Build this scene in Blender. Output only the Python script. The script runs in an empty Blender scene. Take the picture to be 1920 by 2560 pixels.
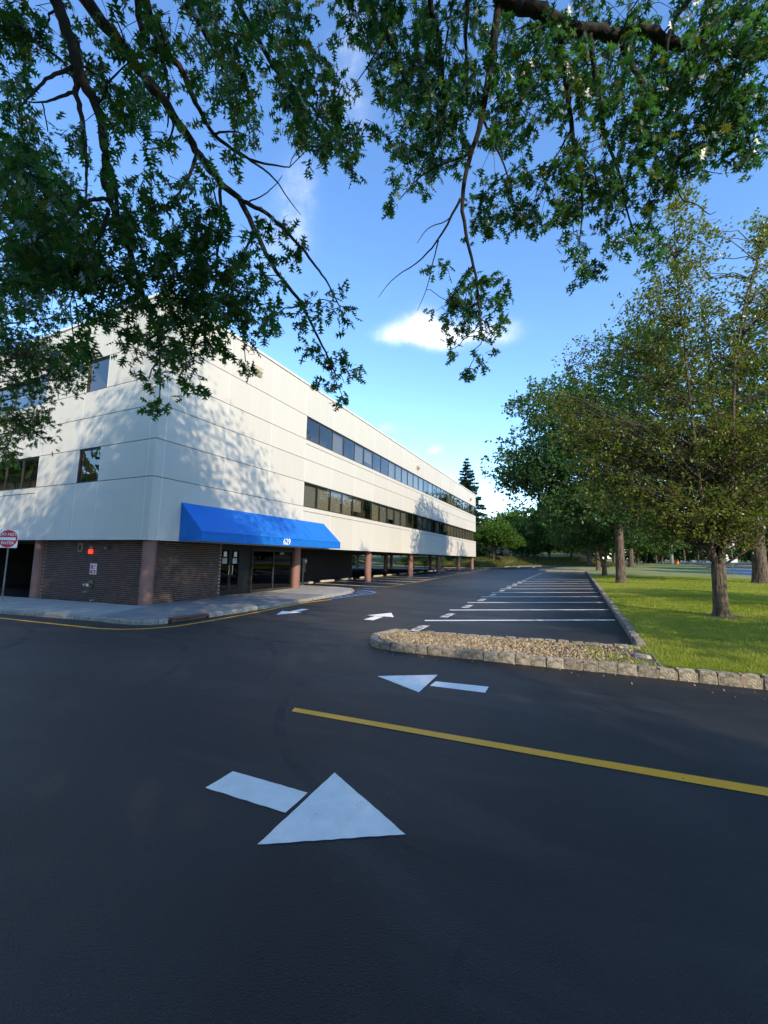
import bpy, math, random
import numpy as np
from mathutils import Matrix, Vector

# ------------------------------------------------------------------ camera, sky, sun, exposure
scene = bpy.context.scene
EYE = 1.85
R = math.radians
cam_d = bpy.data.cameras.new('camera'); cam = bpy.data.objects.new('camera', cam_d)
scene.collection.objects.link(cam); scene.camera = cam
YAW, PITCH, ROLL = .4384, .1123, .0196
fwd = Vector((-math.sin(YAW)*math.cos(PITCH), math.cos(YAW)*math.cos(PITCH), math.sin(PITCH)))
rgt = Vector((math.cos(YAW), math.sin(YAW), 0)); upv = rgt.cross(fwd)
r2 = rgt*math.cos(ROLL) + upv*math.sin(ROLL); u2 = upv*math.cos(ROLL) - rgt*math.sin(ROLL)
cam.matrix_world = Matrix.Translation((0, 0, EYE)) @ Matrix((r2, u2, -fwd)).transposed().to_4x4()
cam_d.sensor_fit = 'HORIZONTAL'; cam_d.sensor_width = 36; cam_d.lens = 36*1025.66/1920
cam_d.clip_start = .05; cam_d.clip_end = 3000

SUN_EL = R(27); SUN_AZ = math.atan2(.81, -.585)      # towards the sun: (+.81, -.585)
SUN_DIR = Vector((math.sin(SUN_AZ)*math.cos(SUN_EL), math.cos(SUN_AZ)*math.cos(SUN_EL), math.sin(SUN_EL)))
sun_d = bpy.data.lights.new('sun', 'SUN'); sun_d.energy = 2.0; sun_d.angle = R(.53); sun_d.color = (1, .84, .62)
sun = bpy.data.objects.new('sun', sun_d); scene.collection.objects.link(sun)
sun.rotation_euler = SUN_DIR.to_track_quat('Z', 'Y').to_euler(); sun.location = (30, -20, 40)

world = bpy.data.worlds.new('World'); scene.world = world; world.use_nodes = True
wn, wl = world.node_tree.nodes, world.node_tree.links; wn.clear()
def N(nodes, t, **kw):
    n = nodes.new(t)
    for k, v in kw.items():
        if k in n.inputs: n.inputs[k].default_value = v
        else: setattr(n, k, v)
    return n
w_out = N(wn, 'ShaderNodeOutputWorld'); w_bg = N(wn, 'ShaderNodeBackground', Strength=.15)
sky = N(wn, 'ShaderNodeTexSky', sky_type='NISHITA', sun_disc=False, sun_elevation=SUN_EL, sun_rotation=SUN_AZ,
        air_density=1.15, dust_density=.05, ozone_density=2.0, altitude=1500)
sat = N(wn, 'ShaderNodeHueSaturation', Hue=.504, Saturation=1.16, Value=1.04)
wl.new(sky.outputs[0], sat.inputs['Color'])
# fair-weather clouds: a few puffs at fixed bearings of the sky, edges broken up by noise
tc = N(wn, 'ShaderNodeTexCoord')
def w_math(op, a, b=None):
    m = N(wn, 'ShaderNodeMath', operation=op)
    for i, v in enumerate((a, b)):
        if v is None: continue
        if isinstance(v, (int, float)): m.inputs[i].default_value = v
        else: wl.new(v, m.inputs[i])
    return m.outputs[0]
cn = N(wn, 'ShaderNodeTexNoise', Scale=13.0, Detail=8.0, Roughness=.6)
wl.new(tc.outputs['Generated'], cn.inputs['Vector'])
PUFFS = [((-0.356, 0.791, 0.498), 0.055, 0.02, 1.0), ((-0.295, 0.804, 0.516), 0.05, 0.035, 1.15), ((-0.251, 0.833, 0.493), 0.06, 0.026, 1.1), ((-0.154, 0.858, 0.49), 0.075, 0.026, 1.15), ((-0.397, 0.865, 0.306), 0.03, 0.017, 1.0), ((-0.298, 0.918, 0.262), 0.022, 0.012, 0.85), ((-0.336, 0.907, 0.254), 0.03, 0.008, 0.5), ((-0.491, 0.592, 0.639), 0.05, 0.07, 0.62), ((-0.56, 0.58, 0.592), 0.05, 0.05, 0.4), ((-0.309, 0.501, 0.809), 0.06, 0.1, 0.6), ((-0.457, 0.557, 0.694), 0.04, 0.05, 0.4), ((-0.364, 0.732, 0.576), 0.05, 0.03, 0.4),
         ((-.78, -.2, .59), .16, .08, .9), ((.55, .62, .56), .14, .06, .8), ((.2, -.9, .4), .2, .07, .9),
         ((.93, .1, .35), .16, .06, .8), ((-.7, -.6, .4), .18, .06, .9), ((.7, -.45, .55), .12, .06, .6)]
acc = None
for d, wx, wz, s in PUFFS:
    d = Vector(d).normalized(); side = Vector((0, 0, 1)).cross(d).normalized(); up_ = d.cross(side)
    dots = []
    for v, w in ((side, wx), (up_, wz)):
        dp = N(wn, 'ShaderNodeVectorMath', operation='DOT_PRODUCT'); wl.new(tc.outputs['Generated'], dp.inputs[0]); dp.inputs[1].default_value = v/w
        dots.append(w_math('POWER', w_math('ABSOLUTE', dp.outputs['Value']), 2.0))
    fr = N(wn, 'ShaderNodeVectorMath', operation='DOT_PRODUCT'); wl.new(tc.outputs['Generated'], fr.inputs[0]); fr.inputs[1].default_value = d
    g = w_math('MULTIPLY', w_math('POWER', 2.0, w_math('MULTIPLY', w_math('ADD', dots[0], dots[1]), -1.2)), s)
    g = w_math('MULTIPLY', g, w_math('GREATER_THAN', fr.outputs['Value'], 0.0))
    acc = g if acc is None else w_math('ADD', acc, g)
cm = N(wn, 'ShaderNodeMapRange', interpolation_type='SMOOTHERSTEP')
cm.inputs['From Min'].default_value = .04; cm.inputs['From Max'].default_value = 1.9
wl.new(w_math('ADD', acc, w_math('MULTIPLY', w_math('SUBTRACT', cn.outputs['Fac'], .55), w_math('MULTIPLY', w_math('MINIMUM', acc, 1.0), 2.6))), cm.inputs['Value'])
cmix = N(wn, 'ShaderNodeMix', data_type='RGBA'); cmix.inputs[7].default_value = (4.6, 4.6, 4.75, 1)
wl.new(w_math('MULTIPLY', cm.outputs[0], .85), cmix.inputs[0]); wl.new(sat.outputs[0], cmix.inputs[6])
wl.new(cmix.outputs[2], w_bg.inputs['Color']); wl.new(w_bg.outputs[0], w_out.inputs[0])

scene.view_settings.view_transform = 'Standard'; scene.view_settings.look = 'None'
scene.view_settings.exposure = 1.45; scene.view_settings.gamma = 1; scene.view_settings.use_curve_mapping = False
scene.cycles.use_denoising = True
scene.cycles.max_bounces = 8; scene.cycles.transparent_max_bounces = 12

rnd = random.Random(7); nr = np.random.default_rng(7)
def gz(x, y): return .0147*x + .0115*y

# ------------------------------------------------------------------ helpers
def link(o, parent=None):
    scene.collection.objects.link(o)
    WORLD_AT[o.name] = Vector(o.location)            # every object's location is a world position
    if parent is not None:
        o.parent = parent; o.matrix_parent_inverse = Matrix.Translation(-WORLD_AT[parent.name])
    return o
WORLD_AT = {}
def tag(o, label=None, cat=None, group=None, kind=None):
    if label: o['label'] = label
    if cat: o['category'] = cat
    if group: o['group'] = group
    if kind: o['kind'] = kind
    return o
def empty(name, loc=(0, 0, 0), label=None, cat=None, group=None, kind=None):
    o = bpy.data.objects.new(name, None); o.location = loc; o.empty_display_size = .2
    link(o); return tag(o, label, cat, group, kind)

class MB:
    def __init__(s): s.v = []; s.f = []
    def box(s, x0, x1, y0, y1, z0, z1):
        b = len(s.v)
        s.v += [(x0,y0,z0),(x1,y0,z0),(x1,y1,z0),(x0,y1,z0),(x0,y0,z1),(x1,y0,z1),(x1,y1,z1),(x0,y1,z1)]
        s.f += [tuple(b+i for i in q) for q in ((3,2,1,0),(4,5,6,7),(0,1,5,4),(1,2,6,5),(2,3,7,6),(3,0,4,7))]
        return s
    def prism(s, poly, z0, z1):             # z0, z1: numbers or functions of (x, y)
        b = len(s.v); n = len(poly)
        g0 = z0 if callable(z0) else (lambda x, y: z0); g1 = z1 if callable(z1) else (lambda x, y: z1)
        s.v += [(x, y, g0(x, y)) for x, y in poly] + [(x, y, g1(x, y)) for x, y in poly]
        s.f += [tuple(b+n+i for i in range(n)), tuple(b+n-1-i for i in range(n))]
        s.f += [(b+i, b+(i+1) % n, b+n+(i+1) % n, b+n+i) for i in range(n)]
        return s
    def sheet(s, poly, dz):
        b = len(s.v); s.v += [(x, y, gz(x, y)+dz) for x, y in poly]; s.f.append(tuple(range(b, b+len(poly)))); return s
    def tube(s, pts, rad, n=8, cap=True):
        b = len(s.v); P = [Vector(p) for p in pts]; m = len(P)
        if not hasattr(rad, '__len__'): rad = [rad]*m
        ref = None
        for i, p in enumerate(P):
            t = (P[min(i+1, m-1)] - P[max(i-1, 0)]).normalized()
            if ref is None: ref = t.orthogonal().normalized()
            ref = (ref - t*ref.dot(t)).normalized(); o = t.cross(ref)
            for k in range(n):
                a = 2*math.pi*k/n; s.v.append(tuple(p + (ref*math.cos(a) + o*math.sin(a))*rad[i]))
        for i in range(m-1):
            for k in range(n):
                s.f.append((b+i*n+k, b+i*n+(k+1) % n, b+(i+1)*n+(k+1) % n, b+(i+1)*n+k))
        if cap:
            s.f.append(tuple(b+n-1-k for k in range(n))); s.f.append(tuple(b+(m-1)*n+k for k in range(n)))
        return s
    def mesh(s, name, mat, smooth=False):
        me = bpy.data.meshes.new(name); me.from_pydata(s.v, [], s.f); me.update()
        if mat: me.materials.append(mat)
        if smooth:
            me.polygons.foreach_set('use_smooth', [True]*len(me.polygons))
        return me
    def build(s, name, mat, parent=None, smooth=False, bevel=0, seg=1):
        o = bpy.data.objects.new(name, s.mesh(name, mat, smooth)); link(o, parent)
        if bevel:
            m = o.modifiers.new('edge', 'BEVEL'); m.width = bevel; m.segments = seg; m.limit_method = 'ANGLE'
        return o
def np_mesh(name, V, F, mat, smooth=False):
    me = bpy.data.meshes.new(name); V = np.asarray(V, np.float32).reshape(-1, 3); F = np.asarray(F, np.int32)
    k = F.shape[1]; n = len(F)
    me.vertices.add(len(V)); me.vertices.foreach_set('co', V.ravel())
    me.loops.add(n*k); me.loops.foreach_set('vertex_index', F.ravel())
    me.polygons.add(n); me.polygons.foreach_set('loop_start', np.arange(0, n*k, k, dtype=np.int32))
    if smooth: me.polygons.foreach_set('use_smooth', np.ones(n, bool))
    me.update(calc_edges=True); me.materials.append(mat); return me
def np_obj(name, V, F, mat, parent=None, smooth=False):
    return link(bpy.data.objects.new(name, np_mesh(name, V, F, mat, smooth)), parent)

# ------------------------------------------------------------------ materials
def mat(name, col, rough=.6, var=.12, scale=3.0, bump=0.0, bscale=60.0, metal=0.0, spec=.5, col2=None, detail=5, stretch=None, emit=None, rand=0.0, bdist=.02):
    m = bpy.data.materials.new(name); m.use_nodes = True; nt = m.node_tree; nd, ln = nt.nodes, nt.links
    p = nd['Principled BSDF']; p.inputs['Roughness'].default_value = rough; p.inputs['Metallic'].default_value = metal
    p.inputs['Specular IOR Level'].default_value = spec
    t = N(nd, 'ShaderNodeTexCoord'); src = t.outputs['Object']
    if stretch:
        mp = N(nd, 'ShaderNodeMapping'); mp.inputs['Scale'].default_value = stretch; ln.new(src, mp.inputs['Vector']); src = mp.outputs[0]
    nz = N(nd, 'ShaderNodeTexNoise', Scale=scale, Detail=float(detail), Roughness=.6); ln.new(src, nz.inputs['Vector'])
    rp = N(nd, 'ShaderNodeValToRGB'); c = np.array(col); c2 = np.array(col2) if col2 else c*(1+var)
    c1 = c if col2 else c*(1-var)
    rp.color_ramp.elements[0].position = .32; rp.color_ramp.elements[1].position = .68
    rp.color_ramp.elements[0].color = (*c1, 1); rp.color_ramp.elements[1].color = (*np.minimum(c2, 1), 1)
    ln.new(nz.outputs['Fac'], rp.inputs[0]); out = rp.outputs[0]
    if rand:
        oi = N(nd, 'ShaderNodeObjectInfo'); h = N(nd, 'ShaderNodeHueSaturation')
        mr = N(nd, 'ShaderNodeMapRange'); mr.inputs['To Min'].default_value = 1-rand; mr.inputs['To Max'].default_value = 1+rand
        ln.new(oi.outputs['Random'], mr.inputs['Value']); ln.new(mr.outputs[0], h.inputs['Value']); ln.new(out, h.inputs['Color']); out = h.outputs[0]
    ln.new(out, p.inputs['Base Color'])
    if bump:
        b = N(nd, 'ShaderNodeBump', Strength=bump, Distance=bdist); n2 = N(nd, 'ShaderNodeTexNoise', Scale=bscale, Detail=4.0)
        ln.new(src, n2.inputs['Vector']); ln.new(n2.outputs['Fac'], b.inputs['Height']); ln.new(b.outputs[0], p.inputs['Normal'])
    if emit:
        p.inputs['Emission Color'].default_value = (*emit[:3], 1); p.inputs['Emission Strength'].default_value = emit[3]
    return m
def leaf_mat(name, a, b, trans=.45, gloss=.12, warm=None):
    m = bpy.data.materials.new(name); m.use_nodes = True; nt = m.node_tree; nd, ln = nt.nodes, nt.links; nd.clear()
    o = N(nd, 'ShaderNodeOutputMaterial'); g = N(nd, 'ShaderNodeNewGeometry')
    rp = N(nd, 'ShaderNodeValToRGB'); e = rp.color_ramp.elements
    e[0].color = (*a, 1); e[1].color = (*b, 1)
    if warm:
        e[1].position = .9; x = e.new(.95); x.color = (*warm, 1)
    ln.new(g.outputs['Random Per Island'], rp.inputs[0])
    df = N(nd, 'ShaderNodeBsdfDiffuse'); tr = N(nd, 'ShaderNodeBsdfTranslucent'); gl = N(nd, 'ShaderNodeBsdfGlossy', Roughness=.5)
    gl.inputs['Color'].default_value = (.9, .95, 1, 1)
    hs = N(nd, 'ShaderNodeHueSaturation', Saturation=1.15, Value=1.5); ln.new(rp.outputs[0], hs.inputs['Color'])
    ln.new(rp.outputs[0], df.inputs['Color']); ln.new(hs.outputs[0], tr.inputs['Color'])
    m1 = N(nd, 'ShaderNodeMixShader'); m1.inputs[0].default_value = trans; ln.new(df.outputs[0], m1.inputs[1]); ln.new(tr.outputs[0], m1.inputs[2])
    fr = N(nd, 'ShaderNodeFresnel', IOR=1.35)
    m2 = N(nd, 'ShaderNodeMixShader'); mm = N(nd, 'ShaderNodeMath', operation='MULTIPLY'); mm.inputs[1].default_value = gloss*1.3
    ln.new(fr.outputs[0], mm.inputs[0]); mm.use_clamp = True; ln.new(mm.outputs[0], m2.inputs[0]); ln.new(m1.outputs[0], m2.inputs[1]); ln.new(gl.outputs[0], m2.inputs[2])
    ln.new(m2.outputs[0], o.inputs[0]); return m

def asphalt_mat(name, base, light, rough=.5, wear=.35):
    m = bpy.data.materials.new(name); m.use_nodes = True; nd, ln = m.node_tree.nodes, m.node_tree.links
    p = nd['Principled BSDF']; t = N(nd, 'ShaderNodeTexCoord'); src = t.outputs['Object']
    fine = N(nd, 'ShaderNodeTexNoise', Scale=105.0, Detail=4.0, Roughness=.7); ln.new(src, fine.inputs['Vector'])
    vor = N(nd, 'ShaderNodeTexVoronoi', Scale=120.0); ln.new(src, vor.inputs['Vector'])
    big = N(nd, 'ShaderNodeTexNoise', Scale=.35, Detail=4.0, Roughness=.55); ln.new(src, big.inputs['Vector'])
    mp = N(nd, 'ShaderNodeMapping'); mp.inputs['Scale'].default_value = (.25, 1.1, 1); mp.inputs['Rotation'].default_value = (0, 0, .35)
    ln.new(src, mp.inputs['Vector']); st = N(nd, 'ShaderNodeTexNoise', Scale=1.1, Detail=6.0, Roughness=.6, Distortion=.8); ln.new(mp.outputs[0], st.inputs['Vector'])
    mx = N(nd, 'ShaderNodeMix', data_type='RGBA'); mx.inputs[6].default_value = (*base, 1); mx.inputs[7].default_value = (*light, 1)
    r1 = N(nd, 'ShaderNodeMapRange'); r1.inputs['From Min'].default_value = .48; r1.inputs['From Max'].default_value = .76; r1.inputs['To Max'].default_value = wear
    ad = N(nd, 'ShaderNodeMath', operation='MAXIMUM'); ln.new(big.outputs['Fac'], ad.inputs[0]); ln.new(st.outputs['Fac'], ad.inputs[1])
    ln.new(ad.outputs[0], r1.inputs['Value']); ln.new(r1.outputs[0], mx.inputs[0])
    # grains of stone, slightly paler
    m3 = N(nd, 'ShaderNodeMix', data_type='RGBA', blend_type='MULTIPLY'); m3.inputs[0].default_value = 1
    r3 = N(nd, 'ShaderNodeMapRange'); r3.inputs['From Min'].default_value = .3; r3.inputs['From Max'].default_value = .7; r3.inputs['To Min'].default_value = .3; r3.inputs['To Max'].default_value = 1.7
    ln.new(fine.outputs['Fac'], r3.inputs['Value']); ln.new(mx.outputs[2], m3.inputs[6]); ln.new(r3.outputs[0], m3.inputs[7]); ln.new(m3.outputs[2], p.inputs['Base Color'])
    ag = N(nd, 'ShaderNodeTexNoise', Scale=230.0, Detail=2.0); ln.new(src, ag.inputs['Vector'])
    ra = N(nd, 'ShaderNodeMapRange'); ra.inputs['From Min'].default_value = .60; ra.inputs['From Max'].default_value = .72; ra.inputs['To Max'].default_value = .6; ln.new(ag.outputs['Fac'], ra.inputs['Value'])
    ma = N(nd, 'ShaderNodeMix', data_type='RGBA'); ma.inputs[7].default_value = (.10, .098, .095, 1); ln.new(ra.outputs[0], ma.inputs[0]); ln.new(m3.outputs[2], ma.inputs[6]); ln.new(ma.outputs[2], p.inputs['Base Color'])
    r2_ = N(nd, 'ShaderNodeMapRange'); r2_.inputs['To Min'].default_value = rough-.08; r2_.inputs['To Max'].default_value = rough+.12
    ln.new(big.outputs['Fac'], r2_.inputs['Value']); ln.new(r2_.outputs[0], p.inputs['Roughness'])
    h = N(nd, 'ShaderNodeMath', operation='ADD'); ln.new(fine.outputs['Fac'], h.inputs[0]); ln.new(vor.outputs['Distance'], h.inputs[1])
    b = N(nd, 'ShaderNodeBump', Strength=.75, Distance=.010); ln.new(h.outputs[0], b.inputs['Height']); ln.new(b.outputs[0], p.inputs['Normal'])
    p.inputs['Specular IOR Level'].default_value = .34
    return m
def paint_mat(name, col, worn=.5):
    m = mat(name, col, rough=.55, var=.06, scale=6)
    nd, ln = m.node_tree.nodes, m.node_tree.links; p = nd['Principled BSDF']
    t = N(nd, 'ShaderNodeTexCoord'); n1 = N(nd, 'ShaderNodeTexNoise', Scale=85.0, Detail=4.0, Roughness=.75); ln.new(t.outputs['Object'], n1.inputs['Vector'])
    n0 = N(nd, 'ShaderNodeTexNoise', Scale=3.5, Detail=3.0); ln.new(t.outputs['Object'], n0.inputs['Vector'])
    a = N(nd, 'ShaderNodeMath', operation='MULTIPLY_ADD'); a.inputs[1].default_value = .5; ln.new(n0.outputs['Fac'], a.inputs[0]); ln.new(n1.outputs['Fac'], a.inputs[2])
    r = N(nd, 'ShaderNodeMapRange'); r.inputs['From Min'].default_value = .88; r.inputs['From Max'].default_value = 1.02; r.inputs['To Max'].default_value = worn
    ln.new(a.outputs[0], r.inputs['Value'])
    old = p.inputs['Base Color'].links[0].from_socket
    mx = N(nd, 'ShaderNodeMix', data_type='RGBA'); mx.inputs[7].default_value = (.05, .052, .06, 1); ln.new(r.outputs[0], mx.inputs[0]); ln.new(old, mx.inputs[6]); ln.new(mx.outputs[2], p.inputs['Base Color'])
    b = N(nd, 'ShaderNodeBump', Strength=.5, Distance=.01); ln.new(n1.outputs['Fac'], b.inputs['Height']); ln.new(b.outputs[0], p.inputs['Normal'])
    return m
def glass_mat(name, tint, ior=1.7, rough=.015):
    m = bpy.data.materials.new(name); m.use_nodes = True; nd, ln = m.node_tree.nodes, m.node_tree.links; nd.clear()
    o = N(nd, 'ShaderNodeOutputMaterial'); tr = N(nd, 'ShaderNodeBsdfTransparent'); tr.inputs[0].default_value = (*tint, 1)
    gl = N(nd, 'ShaderNodeBsdfGlossy', Roughness=rough); gl.inputs[0].default_value = (.85, .85, .88, 1); lw = N(nd, 'ShaderNodeLayerWeight', Blend=.5); pw = N(nd, 'ShaderNodeMath', operation='POWER'); pw.inputs[1].default_value = 3.2; ln.new(lw.outputs['Facing'], pw.inputs[0])
    fr = N(nd, 'ShaderNodeMath', operation='MULTIPLY_ADD'); fr.inputs[1].default_value = .75; fr.inputs[2].default_value = ((ior-1)/(ior+1))**2*.8; ln.new(pw.outputs[0], fr.inputs[0])
    t = N(nd, 'ShaderNodeTexCoord'); nz = N(nd, 'ShaderNodeTexNoise', Scale=.7, Detail=1.0); ln.new(t.outputs['Object'], nz.inputs['Vector'])
    b = N(nd, 'ShaderNodeBump', Strength=.05, Distance=.05); ln.new(nz.outputs['Fac'], b.inputs['Height']); ln.new(b.outputs[0], gl.inputs['Normal'])
    mx = N(nd, 'ShaderNodeMixShader'); ln.new(fr.outputs[0], mx.inputs[0]); ln.new(tr.outputs[0], mx.inputs[1]); ln.new(gl.outputs[0], mx.inputs[2]); ln.new(mx.outputs[0], o.inputs[0])
    return m

M = dict(
    asphalt=asphalt_mat('sealed_asphalt', (.0085, .0096, .0118), (.062, .054, .047), rough=.5, wear=.7),  # pale patches are wear, strengthened to stand in for sun dapples too
    scuff=None,
    sealer=mat('crack_sealer', (.0125, .0142, .018), .5, .15, 6, .6, 120),
    under=asphalt_mat('garage_asphalt', (.014, .015, .017), (.03, .03, .03)),
    road=asphalt_mat('road_asphalt', (.26, .26, .265), (.34, .335, .33), rough=.75, wear=.8),
    walk=mat('asphalt_walk', (.19, .18, .165), .85, .22, 1.3, .4, 90),
    concrete=mat('concrete_slab', (.33, .31, .27), .85, .18, 1.6, .3, 70),
    kerb=mat('granite_kerb', (.17, .16, .13), .9, .2, 9, .7, 35, col2=(.36, .33, .27), rand=.15),
    block=mat('belgian_block', (.14, .12, .09), .9, .3, 22, 1.0, 45, col2=(.42, .36, .27), rand=.25),
    grout=mat('kerb_mortar', (.27, .21, .145), .95, .25, 12, .5, 60),
    panel=mat('precast_panel', (.60, .57, .485), .8, .022, 1.6, .15, 140, stretch=(2.2, 2.2, .3), rand=.03, detail=10),
    caulk=mat('joint_caulk', (.72, .71, .67), .7, .03),
    reveal=mat('joint_shadow_gap', (.12, .105, .095), .9, .1),
    coping=mat('roof_coping', (.72, .71, .67), .5, .03),
    soffit=mat('soffit_board', (.10, .095, .09), .9, .15),
    brick=mat('dark_brick', (.055, .029, .024), .85, .3, 30, .6, 120, col2=(.11, .054, .04), rand=.35),
    mortar=mat('brick_mortar', (.36, .29, .23), .95, .15, 20),
    column=mat('brown_column', (.23, .12, .095), .7, .12, 2.5, .15, 90, stretch=(1, 1, .5)),
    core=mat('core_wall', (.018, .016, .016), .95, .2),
    frame=mat('bronze_frame', (.055, .045, .038), .45, .1, metal=.3),
    black=mat('black_metal', (.012, .012, .013), .4, .1),
    steel=mat('brushed_steel', (.5, .5, .5), .3, .05, metal=1.0),
    galv=mat('galvanised_post', (.22, .22, .21), .55, .2, 8, metal=.5),
    awning=mat('blue_canvas', (.001, .15, .55), .75, .05, 1.2, .25, 160),
    white=mat('white_paint', (.8, .8, .78), .5, .03),
    lettering=mat('white_lettering', (.85, .86, .88), .6, .02),
    red=mat('sign_red', (.55, .03, .03), .4, .08),
    redbar=mat('strobe_lens', (.6, .02, .015), .3, .05, emit=(1, .05, .02, .6)),
    brass=mat('old_brass', (.33, .26, .15), .45, .2, metal=.7),
    rust=mat('rusty_iron', (.10, .04, .028), .8, .35, 14, .5, 60, col2=(.18, .08, .055)),
    dark=mat('deep_black', (.004, .004, .004), .95, .1),
    blind=mat('window_blind', (.52, .50, .42), .8, .06, 2, stretch=(1, 14, .2)),
    blind2=mat('grey_blind', (.42, .44, .46), .8, .06, 2, stretch=(1, 14, .2)),
    room=mat('dim_room', (.12, .11, .10), .9, .3, .8),
    glass=glass_mat('bronze_glass', (.76, .75, .70), 1.65),
    glass_dark=glass_mat('lobby_glass', (.12, .12, .13), 1.5),
    lens=mat('lamp_lens', (.62, .55, .36), .25, .1, 10),
    fixture=mat('fixture_case', (.50, .46, .38), .5, .08),
    stop=mat('concrete_wheel_stop', (.40, .36, .30), .9, .15, 5, .4, 60, rand=.12),
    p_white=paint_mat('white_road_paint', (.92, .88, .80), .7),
    p_yellow=paint_mat('yellow_road_paint', (1.0, .42, .004), .3),
    p_blue=paint_mat('blue_road_paint', (.08, .25, .62), .5),
    grass_soil=mat('lawn', (.13, .19, .03), .95, .3, .35, .8, 40, col2=(.32, .29, .10), detail=10),
    rough_grass=mat('rough_grass', (.065, .095, .02), .95, .3, .6, .8, 20, col2=(.16, .15, .05), detail=9),
    soil=mat('bare_soil', (.075, .055, .04), .95, .3, 4, .8, 40, col2=(.14, .11, .08)),
    gravel=mat('river_gravel', (.15, .10, .055), .8, .2, 4, .3, 60, col2=(.48, .37, .23)),
    stone=mat('pale_fieldstone', (.36, .32, .26), .85, .15, 8, .5, 40),
    bark=mat('grey_brown_bark', (.04, .029, .02), .95, .4, 13, 1.0, 30, col2=(.19, .145, .098), stretch=(1, 1, .22), bdist=.06),
    bark_dark=mat('oak_bark', (.010, .009, .008), .95, .4, 8, .9, 26, col2=(.03, .026, .023), stretch=(1, 1, .4)),
    pole=mat('weathered_pole', (.46, .43, .38), .9, .2, 3, .3, 30, stretch=(1, 1, .15)),
    oak=leaf_mat('oak_leaf', (.024, .072, .02), (.065, .15, .035), .56, .10, warm=(.10, .11, .02)),
    oak2=leaf_mat('far_oak_leaf', (.028, .075, .02), (.075, .145, .035), .40, .10),
    pear=leaf_mat('pear_leaf', (.06, .11, .02), (.22, .24, .04), .45, .12, warm=(.15, .09, .04)),
    bright=leaf_mat('fresh_leaf', (.05, .11, .015), (.12, .2, .03), .45, .08),
    wood=leaf_mat('woodland_leaf', (.034, .076, .018), (.10, .165, .036), .38, .08),
    pine=leaf_mat('spruce_needle', (.014, .035, .02), (.035, .065, .032), .2, .05),
    bluepine=leaf_mat('blue_spruce_needle', (.05, .085, .08), (.09, .13, .12), .2, .05),
    straw=leaf_mat('bank_grass', (.07, .10, .02), (.2, .17, .06), .35, .04),
    blade=leaf_mat('grass_blade', (.17, .26, .03), (.42, .40, .09), .4, .05, warm=(.36, .30, .13)),
)
# pebbles take their shade stone by stone
nd, ln = M['gravel'].node_tree.nodes, M['gravel'].node_tree.links
g_ = N(nd, 'ShaderNodeNewGeometry'); r_ = [n for n in nd if n.type == 'VALTORGB'][0]; ln.new(g_.outputs['Random Per Island'], r_.inputs[0])
r_.color_ramp.elements[0].position = 0; r_.color_ramp.elements[1].position = 1

# sward colour drifts from lush to straw in broad patches
nt = M['blade'].node_tree; nd, ln = nt.nodes, nt.links
t_ = N(nd, 'ShaderNodeTexCoord'); n_ = N(nd, 'ShaderNodeTexNoise', Scale=.38, Detail=5.0, Roughness=.6); mp_ = N(nd, 'ShaderNodeMapping'); mp_.inputs['Scale'].default_value = (.7, 1.5, 1)
ln.new(t_.outputs['Object'], mp_.inputs['Vector']); ln.new(mp_.outputs[0], n_.inputs['Vector'])
g_ = N(nd, 'ShaderNodeNewGeometry'); rr_ = N(nd, 'ShaderNodeMapRange'); rr_.inputs['From Min'].default_value = .36; rr_.inputs['From Max'].default_value = .68; ln.new(n_.outputs['Fac'], rr_.inputs['Value'])
ad_ = N(nd, 'ShaderNodeMath', operation='MULTIPLY_ADD'); ad_.inputs[1].default_value = .35; ln.new(g_.outputs['Random Per Island'], ad_.inputs[0])
sc_ = N(nd, 'ShaderNodeMath', operation='MULTIPLY'); sc_.inputs[1].default_value = .65; ln.new(rr_.outputs[0], sc_.inputs[0]); ln.new(sc_.outputs[0], ad_.inputs[2])
rp_ = [n for n in nd if n.type == 'VALTORGB'][0]; ln.new(ad_.outputs[0], rp_.inputs[0])


# ------------------------------------------------------------------ the ground, roads and kerbs
def struct(o): o['kind'] = 'structure'; return o
struct(MB().sheet([(-400, -200), (400, -200), (400, 600), (-400, 600)], -.05).build('ground', M['rough_grass']))
LOT = [(-70, -2.6), (26, -2.6), (26, 7.7), (1.15, 7.7), (1.15, 56.2), (-3.6, 56.2), (-4.5, 57.5), (-4.8, 61), (-4.6, 64.5), (-2.5, 71.5), (1.2, 75.5), (9, 76.5),
       (9, 84.0), (.4, 84.6), (-4.9, 86.5), (-7.7, 83.9), (-11.2, 80.2), (-11.3, 69), (-14, 66.0), (-40, 66), (-40, 90), (-70, 90)]
lot = struct(MB().sheet(LOT, 0).build('parking_lot', M['asphalt']))
# lawn: gently uneven sheet between the lot and the road
def lawn_sheet(name, poly_x, y0, y1, ny, nx, dz, amp):
    b = MB()
    for j in range(ny+1):
        y = y0 + (y1-y0)*j/ny
        xa, xb = poly_x(y)
        for i in range(nx+1):
            t = i/nx; x = xa + (xb-xa)*t
            h = amp*math.sin(math.pi*min(1, t*1.4))*(.6+.4*math.sin(x*.6+y*.21))
            b.v.append((x, y, gz(x, y)+dz+h))
    for j in range(ny):
        for i in range(nx):
            a = j*(nx+1)+i; b.f.append((a, a+1, a+nx+2, a+nx+1))
    return struct(b.build(name, M['grass_soil'], smooth=True))
ROAD_IN = [(-40, 21), (0, 17.5), (20, 15.0), (35, 14.2), (49, 14.6), (56, 14.9), (80, 18.6), (113, 24.5), (170, 33.5), (232, 42), (330, 56)]
def road_x(y): return float(np.interp(y, [p[0] for p in ROAD_IN], [p[1] for p in ROAD_IN]))
lawn = lawn_sheet('lawn', lambda y: (1.17, road_x(y)), 7.95, 76, 60, 14, .10, .10)
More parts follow.
